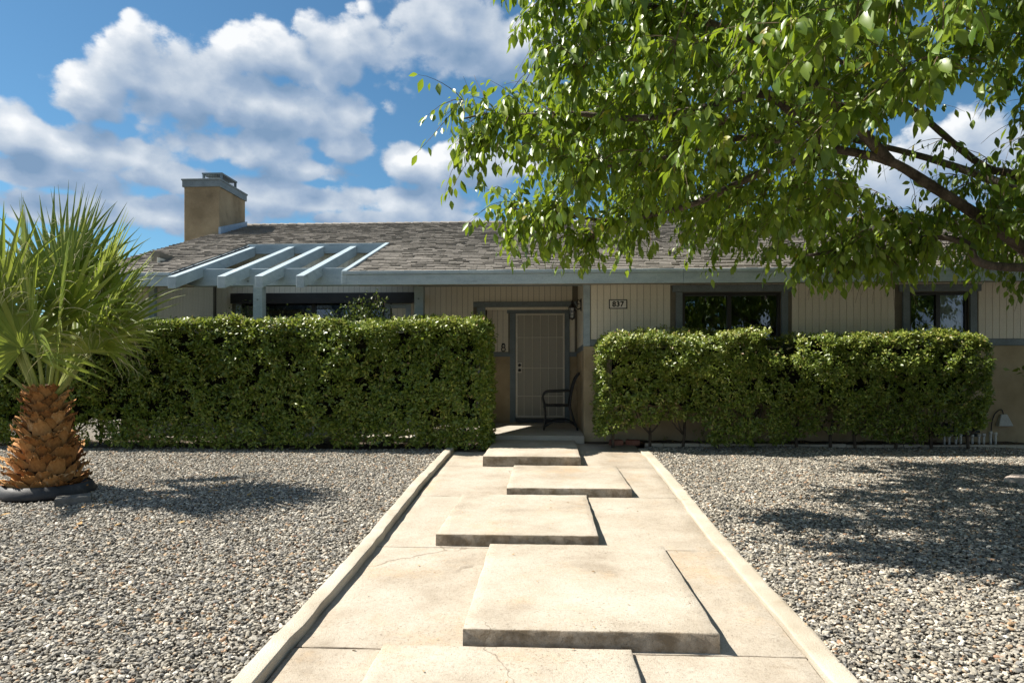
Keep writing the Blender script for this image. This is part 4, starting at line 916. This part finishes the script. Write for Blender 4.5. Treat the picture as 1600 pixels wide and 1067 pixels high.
def frond(az_, elev, plen, blen, spread, seed, droop=.35, nseg=34, face=None, lab=None):
    """petiole rising from the trunk top and a folded fan blade at its end"""
    r = random.Random(seed); f = empty('frond', PB+Vector((0, 0, PH))); attach(f, palm)
    d = Vector((math.cos(az_)*math.cos(elev), math.sin(az_)*math.cos(elev), math.sin(elev)))
    base = PB+Vector((math.cos(az_)*.07, math.sin(az_)*.07, PH-.12)); hast = base+d*plen+Vector((0, 0, -.04*plen))
    side = d.cross(Vector((0, 0, 1))).normalized(); nrm = side.cross(d).normalized()
    if face is not None: 
        nrm = (Vector(face)-d*Vector(face).dot(d)).normalized(); side = d.cross(nrm).normalized()
    pm = MB(); c = crom([base, base+d*plen*.5+Vector((0, 0, .02)), hast], 4)
    for dx in (-1, 1): pm.tube([q+side*dx*.012*(1-.5*i/len(c)) for i, q in enumerate(c)], [.021-.012*i/len(c) for i in range(len(c))], 6)
    pm.build('petiole', M['petiole'], f, smooth=True)
    V = []; F = []; TV = []; TF = []
    for k in range(nseg):
        th = (k/(nseg-1)-.5)*spread; ln = blen*(1-.20*abs(th/(spread/2))**2)*r.uniform(.9, 1.06); dth = spread/(nseg-1)
        dirv = d*math.cos(th)+side*math.sin(th); tang = side*math.cos(th)-d*math.sin(th)
        st = [0.02, .18, .34, .48, .62, .76, .88, 1.0]; pos = hast+dirv*ln*.02; prev_s = .02; cur = dirv.copy(); dr_ = droop*r.uniform(.5, 1.5)*(3.2 if r.random() < .14 else 1); b0 = len(V)
        tw = r.uniform(-.4, .4)
        for j, s in enumerate(st):
            if j:
                if s > .4: cur = (cur+Vector((0, 0, -1))*dr_*(s-.4)*.55+tang*tw*.10*(s-.4)).normalized()
                pos = pos+cur*ln*(s-prev_s); prev_s = s
            wj = ln*s*math.tan(dth/2)*1.02 if s <= .38 else ln*.38*math.tan(dth/2)*1.02*max(0.0, 1-((s-.38)/.62)**1.1)
            wj = max(wj, .0012); fold = .75*wj
            V += [tuple(pos-tang*wj), tuple(pos+nrm*fold*(1 if k % 1 == 0 else -1)), tuple(pos+tang*wj)]
        for j in range(len(st)-1):
            a = b0+j*3; F += [(a, a+3, a+4, a+1), (a+1, a+4, a+5, a+2)]
        if True:                # pale fibres between the segments
            for _ in range(r.choice((1, 2, 3))):
                p = hast+dirv*ln*r.uniform(.42, .62)+tang*ln*.42*dth*.5; v = (dirv+Vector((r.gauss(0, .35), r.gauss(0, .35), r.gauss(-.05, .35)))).normalized(); w_ = r.uniform(.0016, .0032); tb = len(TV); m = 9; L = r.uniform(.12, .42)
                for j in range(m+1):
                    ww = w_*(1-.7*j/m); TV += [tuple(p-tang*ww), tuple(p+tang*ww)]
                    v = (v+Vector((r.gauss(0, .25), r.gauss(0, .25), -.22+r.gauss(0, .18)))).normalized(); p = p+v*L/m
                for j in range(m): a = tb+j*2; TF.append((a, a+1, a+3, a+2))
    link('blade', fast_mesh('blade', V, F), M['thread'] if lab else M['frond'], f)
    tag(link('threads', fast_mesh('threads', TV, TF), M['thread'], f), kind='stuff')
    return f
fr = [  # azimuth, elevation, petiole, blade, spread, droop, facing
    (-1.85, 1.25, .58, 1.08, 4.5, .12, (0.05, -1, .15)), (2.6, 1.3, 1.2, 1.05, 3.0, .12, (-.9, -.7, .2)), (1.4, 1.42, 1.35, 1.10, 2.8, .10, (-.6, -1, .1)), (.5, 1.25, 1.15, 1.05, 3.0, .14, (-1, -.5, .4)),
    (.1, 1.02, .85, 1.0, 3.0, .2, (-.6, -.4, 1)), (3.3, 1.08, 1.1, 1.05, 3.2, .2, (-.4, -.8, .6)), (-.2, .8, .72, .8, 3.2, .35, None), (3.6, .72, .75, .9, 3.4, .4, None),
    (1.8, .85, .9, .95, 3.4, .3, None), (-.7, 1.15, .9, .95, 3.4, .2, (-.8, -.8, .4)), (-2.5, 1.2, .95, 1.0, 3.4, .2, (-.5, -1, .4)), (1.0, 1.5, 1.3, 1.1, 1.3, .05, (-.3, -1, .1)), (-1.2, 1.15, .8, .9, 3.4, .25, (-.6, -1, .4)),
    (1.2, 1.36, 1.22, 1.1, 3.4, .15, (-.2, -1, .2)), (.2, 1.15, .98, .98, 3.2, .25, (-.5, -1, .6)), (-.5, 1.2, .95, 1.0, 3.2, .2, (-.1, -1, .25)), (2.1, 1.38, 1.35, 1.1, 2.8, .1, (.1, -1, .1)), (.6, 1.0, .9, .95, 3.2, .3, (-.3, -1, .6)), (-2.4, 1.28, 1.1, 1.05, 3.4, .2, (.2, -1, .3)), (0, .9, .8, .85, 3.0, .3, (-.2, -1, .5))]
for k, (a_, e_, pl, bl, sp_, dp, fc) in enumerate(fr): frond(a_, e_, pl, bl, sp_, 100+k, dp, int(7+4.4*sp_), fc, bl < .6)

ring = MB()
prof = [(.44, -.03), (.452, .0), (.40, .085), (.385, .088), (.37, .0)]
ring.lathe(prof, (PB.x, PB.y, PB.z+.015), 48)
tag(ring.build('palm_edging', M['plastic'], smooth=True), 'black plastic edging ring around the palm foot', 'edging')
bo = concrete_piece('paver_block', -0.15, 0.15, -0.09, 0.09, lambda x, y: .055, .07, M['block'], None, .004, 4, 3, .008)
bo.location = (-4.62, 6.44, gz(6.44)+.012); bo.rotation_euler = (.03, -.04, .55); tag(bo, 'small grey rectangular paver lying against the palm edging', 'paver')

# ------------------------------------------------------------------ things on and by the house
pq = tag(empty('number_plaque', (1.089, FY-.012, 2.10)), 'white house number plaque reading 837 on the cream siding', 'sign')
MB().box(0.957, 1.221, FY-.024, FY-.0125, 2.037, 2.166).build('plate', M['plaque'], pq, bevel=.004)
bd = MB().box(.953, 1.225, FY-.032, FY-.0126, 2.16, 2.172).box(.953, 1.225, FY-.032, FY-.0126, 2.031, 2.043).box(.9505, .963, FY-.0315, FY-.0127, 2.031, 2.172).box(1.215, 1.2275, FY-.0315, FY-.0127, 2.031, 2.172)
bd.build('border', M['iron'], pq)
tcu = bpy.data.curves.new('number_lettering', 'FONT'); tcu.body = '837'; tcu.size = .112; tcu.align_x = 'CENTER'; tcu.align_y = 'CENTER'; tcu.extrude = .003; tcu.offset = .0035; tcu.space_character = 1.08
tmp = bpy.data.objects.new('lettering_source', tcu); col.objects.link(tmp); bpy.context.view_layer.update()
lme = bpy.data.meshes.new_from_object(tmp.evaluated_get(bpy.context.evaluated_depsgraph_get())); bpy.data.objects.remove(tmp); lme.materials.clear()
to = link('number_lettering', lme, M['iron'], pq); to.matrix_basis = Matrix.Translation((1.089, FY-.027, 2.100)) @ Matrix.Rotation(R(90), 4, 'X')

LY = 11.25
ln = tag(empty('wall_lantern', (.56, LY, 2.15)), 'black iron wall lantern on the porch side wall', 'lantern')
mb = MB(); mb.box(.545, .5605, LY-.05, LY+.05, 2.06, 2.26); mb.build('wall_plate', M['iron'], ln, bevel=.006)
mb = MB(); mb.tube(crom([(.55, LY, 2.11), (.50, LY, 2.09), (.45, LY, 2.16), (.42, LY, 2.22), (.40, LY, 2.20)], 5), .010, 8); mb.tube(crom([(.55, LY, 2.21), (.51, LY, 2.24), (.48, LY, 2.20), (.50, LY, 2.17), (.53, LY, 2.18)], 4), .007, 6); mb.build('scroll_arm', M['iron'], ln, smooth=True)
mb = MB(); c = (.41, LY, 0)
mb.lathe([(.004, 2.235), (.016, 2.215), (.008, 2.195), (.022, 2.175), (.05, 2.135), (.066, 2.115), (.066, 2.105), (.02, 2.105)], c, 12); mb.lathe([(.02, 1.945), (.046, 1.945), (.046, 1.93), (.012, 1.918), (.0, 1.90)], c, 12); mb.build('lantern_cap', M['iron'], ln)
mb = MB()
for k in range(6):
    w = 2*math.pi*k/6; mb.tube([(c[0]+.058*math.cos(w), LY+.058*math.sin(w), 2.106), (c[0]+.043*math.cos(w), LY+.043*math.sin(w), 1.944)], .0055, 5)
for z, r in ((2.05, .0535), (2.0, .0485)): mb.tube([(c[0]+r*math.cos(2*math.pi*k/6), LY+r*math.sin(2*math.pi*k/6), z) for k in range(7)], .004, 5)
mb.build('cage', M['iron'], ln)
mb = MB(); mb.lathe([(.050, 2.105), (.038, 1.945)], c, 6); mb.build('lantern_glass', M['glass'], ln)

ornm = MB()
for zc, r in ((1.55, .030), (1.485, .036)): ornm.tube([(-0.83+r*math.cos(2*math.pi*k/12), IY-.028, zc+r*math.sin(2*math.pi*k/12)) for k in range(13)], .010, 6)
ornm.box(-.86, -.80, IY-.034, IY-.014, 1.582, 1.60)
tag(ornm.build('bell_ornament', M['iron']), 'small black iron ornament on the wall left of the front door', 'ornament')

chair = tag(empty('patio_chair', (.22, 11.5, .10)), 'black metal patio armchair against the porch side wall', 'chair')
for s in (-1, 1):
    y = 11.5+s*.27
    mb = MB(); mb.tube(crom([(-.055, y, .105), (-.03, y, .32), (-.05, y, .52), (-.075, y, .64), (-.02, y, .725), (.12, y, .74), (.37, y, .75)], 5), .017, 8); mb.build('arm', M['iron'], chair, smooth=True)
    mb = MB(); mb.tube(crom([(.50, y, .105), (.43, y, .30), (.375, y, .50), (.40, y, .72), (.455, y, .92), (.525, y, 1.03)], 5), .017, 8); mb.build('leg', M['iron'], chair, smooth=True)
    mb = MB(); mb.tube(crom([(-.045, y, .16), (.1, y, .235), (.23, y, .25), (.36, y, .235), (.475, y, .17)], 5), .014, 7); mb.build('stretcher', M['iron'], chair, smooth=True)
mb = MB()
for k in range(13): x = -.05+.43*k/12; mb.box(x-.014, x+.014, 11.235, 11.765, .495+.012*math.cos(k*.5), .507+.012*math.cos(k*.5))
mb.tube([(-.06, 11.235, .50), (.38, 11.235, .50)], .014, 6); mb.tube([(-.06, 11.765, .50), (.38, 11.765, .50)], .014, 6); mb.tube([(-.06, 11.235, .49), (-.06, 11.765, .49)], .014, 6)
mb.build('seat', M['iron'], chair)
mb = MB()
for k in range(10):
    y = 11.26+.48*k/9; mb.tube(crom([(.378, y, .52), (.402, y, .72), (.455, y, .92), (.515, y, 1.02)], 3), .007, 5)
mb.tube([(.522, 11.235, 1.03), (.535, 11.5, 1.045), (.522, 11.765, 1.03)], .013, 7); mb.tube([(.40, 11.235, .72), (.405, 11.765, .72)], .008, 6); mb.build('backrest', M['iron'], chair, smooth=True)

# bed things on the right: irrigation valves, cable cover, bricks, stone
man = tag(empty('irrigation_manifold', (6.2, 10.33, 0)), 'row of garden irrigation valves on white pipe stubs by the wall', 'valves')
for k in range(10):
    x = 5.80+k*.082; hgt = random.uniform(.10, .2)
    mb = MB(); mb.tube([(x, 10.30+.02*(k % 2), -.03), (x, 10.30+.02*(k % 2), hgt)], .016, 8); mb.tube([(x, 10.30+.02*(k % 2), hgt-.03), (x, 10.30+.02*(k % 2), hgt+.012)], .023, 8); mb.build('pipe_stub', M['pvc'], man, smooth=True)
for k in range(5):
    x = 5.76+k*.13; mb = MB(); mb.lathe([(.0, .31), (.035, .305), (.05, .28), (.05, .24), (.03, .235), (.03, .16), (.045, .15), (.045, .11), (.0, .105)], (x, 10.40, 0), 12); mb.tube([(x-.05, 10.40, .18), (x+.08, 10.40, .18)], .018, 8); mb.build('valve', M['valve'], man)
mb = MB(); mb.tube([(5.72, 10.40, .13), (6.42, 10.40, .13)], .018, 8); mb.build('feed_pipe', M['pvc'], man)
box = tag(empty('cable_cover', (6.80, FY-.03, .3)), 'small pale grey cable cover with thin hose on the stucco wall', 'cable cover')
mb = MB(); y0 = FY-.03
mb.hexa([(6.69, y0-.09, .255), (6.905, y0-.09, .255), (6.905, y0-.001, .255), (6.69, y0-.001, .255)], [(6.75, y0-.05, .43), (6.84, y0-.05, .43), (6.84, y0-.001, .43), (6.75, y0-.001, .43)]); mb.build('cover', M['greybox'], box, bevel=.01)
mb = MB(); mb.tube(crom([(6.80, y0-.02, .43), (6.76, y0-.03, .50), (6.66, y0-.03, .42), (6.61, y0-.04, .2), (6.63, y0-.06, -.02)], 6), .008, 6); mb.build('hose', M['iron'], box, smooth=True)
for (x, y, a, lab) in ((1.02, 10.20, .3, 'weathered red brick lying beside the porch wall corner'), (1.27, 10.22, -.25, 'weathered red brick lying at the end of the low kerb')):
    o = concrete_piece('brick', -.1, .1, -.05, .05, lambda x, y: .065+.006*math.sin(x*30), .08, M['brick'], None, .006, 4, 3, .012); o.location = (x, y, gz(y)+.01); o.rotation_euler = (.05, .06, a); tag(o, lab, 'brick', 'bricks by the bed')
o = concrete_piece('flat_stone', -.16, .16, -.12, .12, lambda x, y: .06+.01*math.sin(x*20+y*14), .08, M['stone'], None, .02, 6, 5, .02); o.location = (5.20, 7.72, gz(7.7)+.015); o.rotation_euler = (.04, -.05, .4); tag(o, 'flat pale stone on the gravel at the yard edge', 'stone')

# courtyard plants
def shrub(name, loc, lab, n_st, hgt, spread, nleaf, seed, mat, lsz=.05, lean=(0, 0)):
    r = np.random.default_rng(seed); s = tag(empty(name, loc), lab, 'shrub'); st = MB(); P = []; D = []
    for k in range(n_st):
        a = r.uniform(0, 6.28); top = np.array([loc[0]+math.cos(a)*spread*r.uniform(.2, 1)+lean[0], loc[1]+math.sin(a)*spread*.45*r.uniform(.2, 1)+lean[1], loc[2]+hgt*r.uniform(.72, 1.0)])
        b = np.array(loc)+np.array([r.uniform(-.08, .08), r.uniform(-.05, .05), -.03]); mid = (b+top)/2+np.array([r.normal(0, .1), r.normal(0, .06), hgt*.12]); c = crom([b, mid, top], 7)
        st.tube(c, [.011-.008*i/(len(c)-1) for i in range(len(c))], 5)
        for q in range(nleaf//n_st):
            t = r.uniform(.38, 1); p = np.array(c[int(t*(len(c)-1))]); P.append(p+r.normal(0, .085, 3)); D.append(r.normal(0, 1, 3)+np.array([0, 0, -.3]))
    st.build('stems', M['stem'], s, smooth=True); n = len(P); L = r.uniform(.7, 1.2, n)*lsz
    tag(link('foliage', leaves_mesh('foliage', np.array(P), np.array(D), r.normal(0, 1, (n, 3))+np.array([0, 0, .8]), L, L*r.uniform(.45, .6, n), curl=r.uniform(0, .3, n)), mat, s), kind='stuff'); return s
shrub('courtyard_shrub', (-3.3, 11.35, .045), 'arching sunlit shrub in the courtyard right of the pergola post', 18, 2.36, .9, 3200, 3, M['vine'], .062)
shrub('courtyard_vine', (-5.15, 12.15, .045), 'dark climbing vine against the courtyard back wall', 14, 2.3, .85, 2200, 5, M['vine'], .055)
shrub('wall_shrub', (7.25, 10.05, gz(10.05)), 'dark leafy shrub by the wall at the far end of the bed', 9, 1.25, .62, 260, 9, M['hedge'], .10)

# litter on the walk and gravel
def litter(name, n, gen, lab, sz):
    P = np.array([gen() for _ in range(n)]); a = rng.uniform(0, 6.28, n); D = np.stack([np.cos(a), np.sin(a), rng.normal(0, .12, n)], 1); Nn = np.stack([rng.normal(0, .3, n), rng.normal(0, .3, n), np.ones(n)], 1); L = rng.uniform(.5, 1.3, n)*sz
    tag(link(name, leaves_mesh(name, P, D, Nn, L, L*rng.uniform(.3, .6, n), OV, OVF, rng.uniform(-.3, .1, n)), M['dryleaf']), lab, 'leaf litter', kind='stuff')
def on_walk():
    x, y = random.uniform(-1.2, 1.2), random.uniform(2.8, 9.5); z = gz(y)
    for (a, b, c, d, t) in TREADS:
        if a-.03 < x < b+.03 and c-.03 < y < d+.03: z = max(t+(y-c)*.0515*.16, z+.006)
    return (x, y, z+.006)
litter('walk_litter', 70, on_walk, 'scattered tiny dry leaves and specks on the walkway', .022)
def by_palm():
    a = random.uniform(0, 6.28); r = random.uniform(.5, 1.6); y = PB.y+r*math.sin(a)*.8-.25; return (PB.x+.5+r*math.cos(a)*1.6, y, gz(y)+.03)
litter('gravel_litter', 110, by_palm, 'dry tan leaves scattered on the gravel round the palm', .065)
def in_bed(): y = random.uniform(10.12, 10.5); return (random.uniform(1.4, 7.2), y, gz(y)+.03)
litter('bed_litter', 240, in_bed, 'dry fallen leaves on the soil under the window hedge', .045)
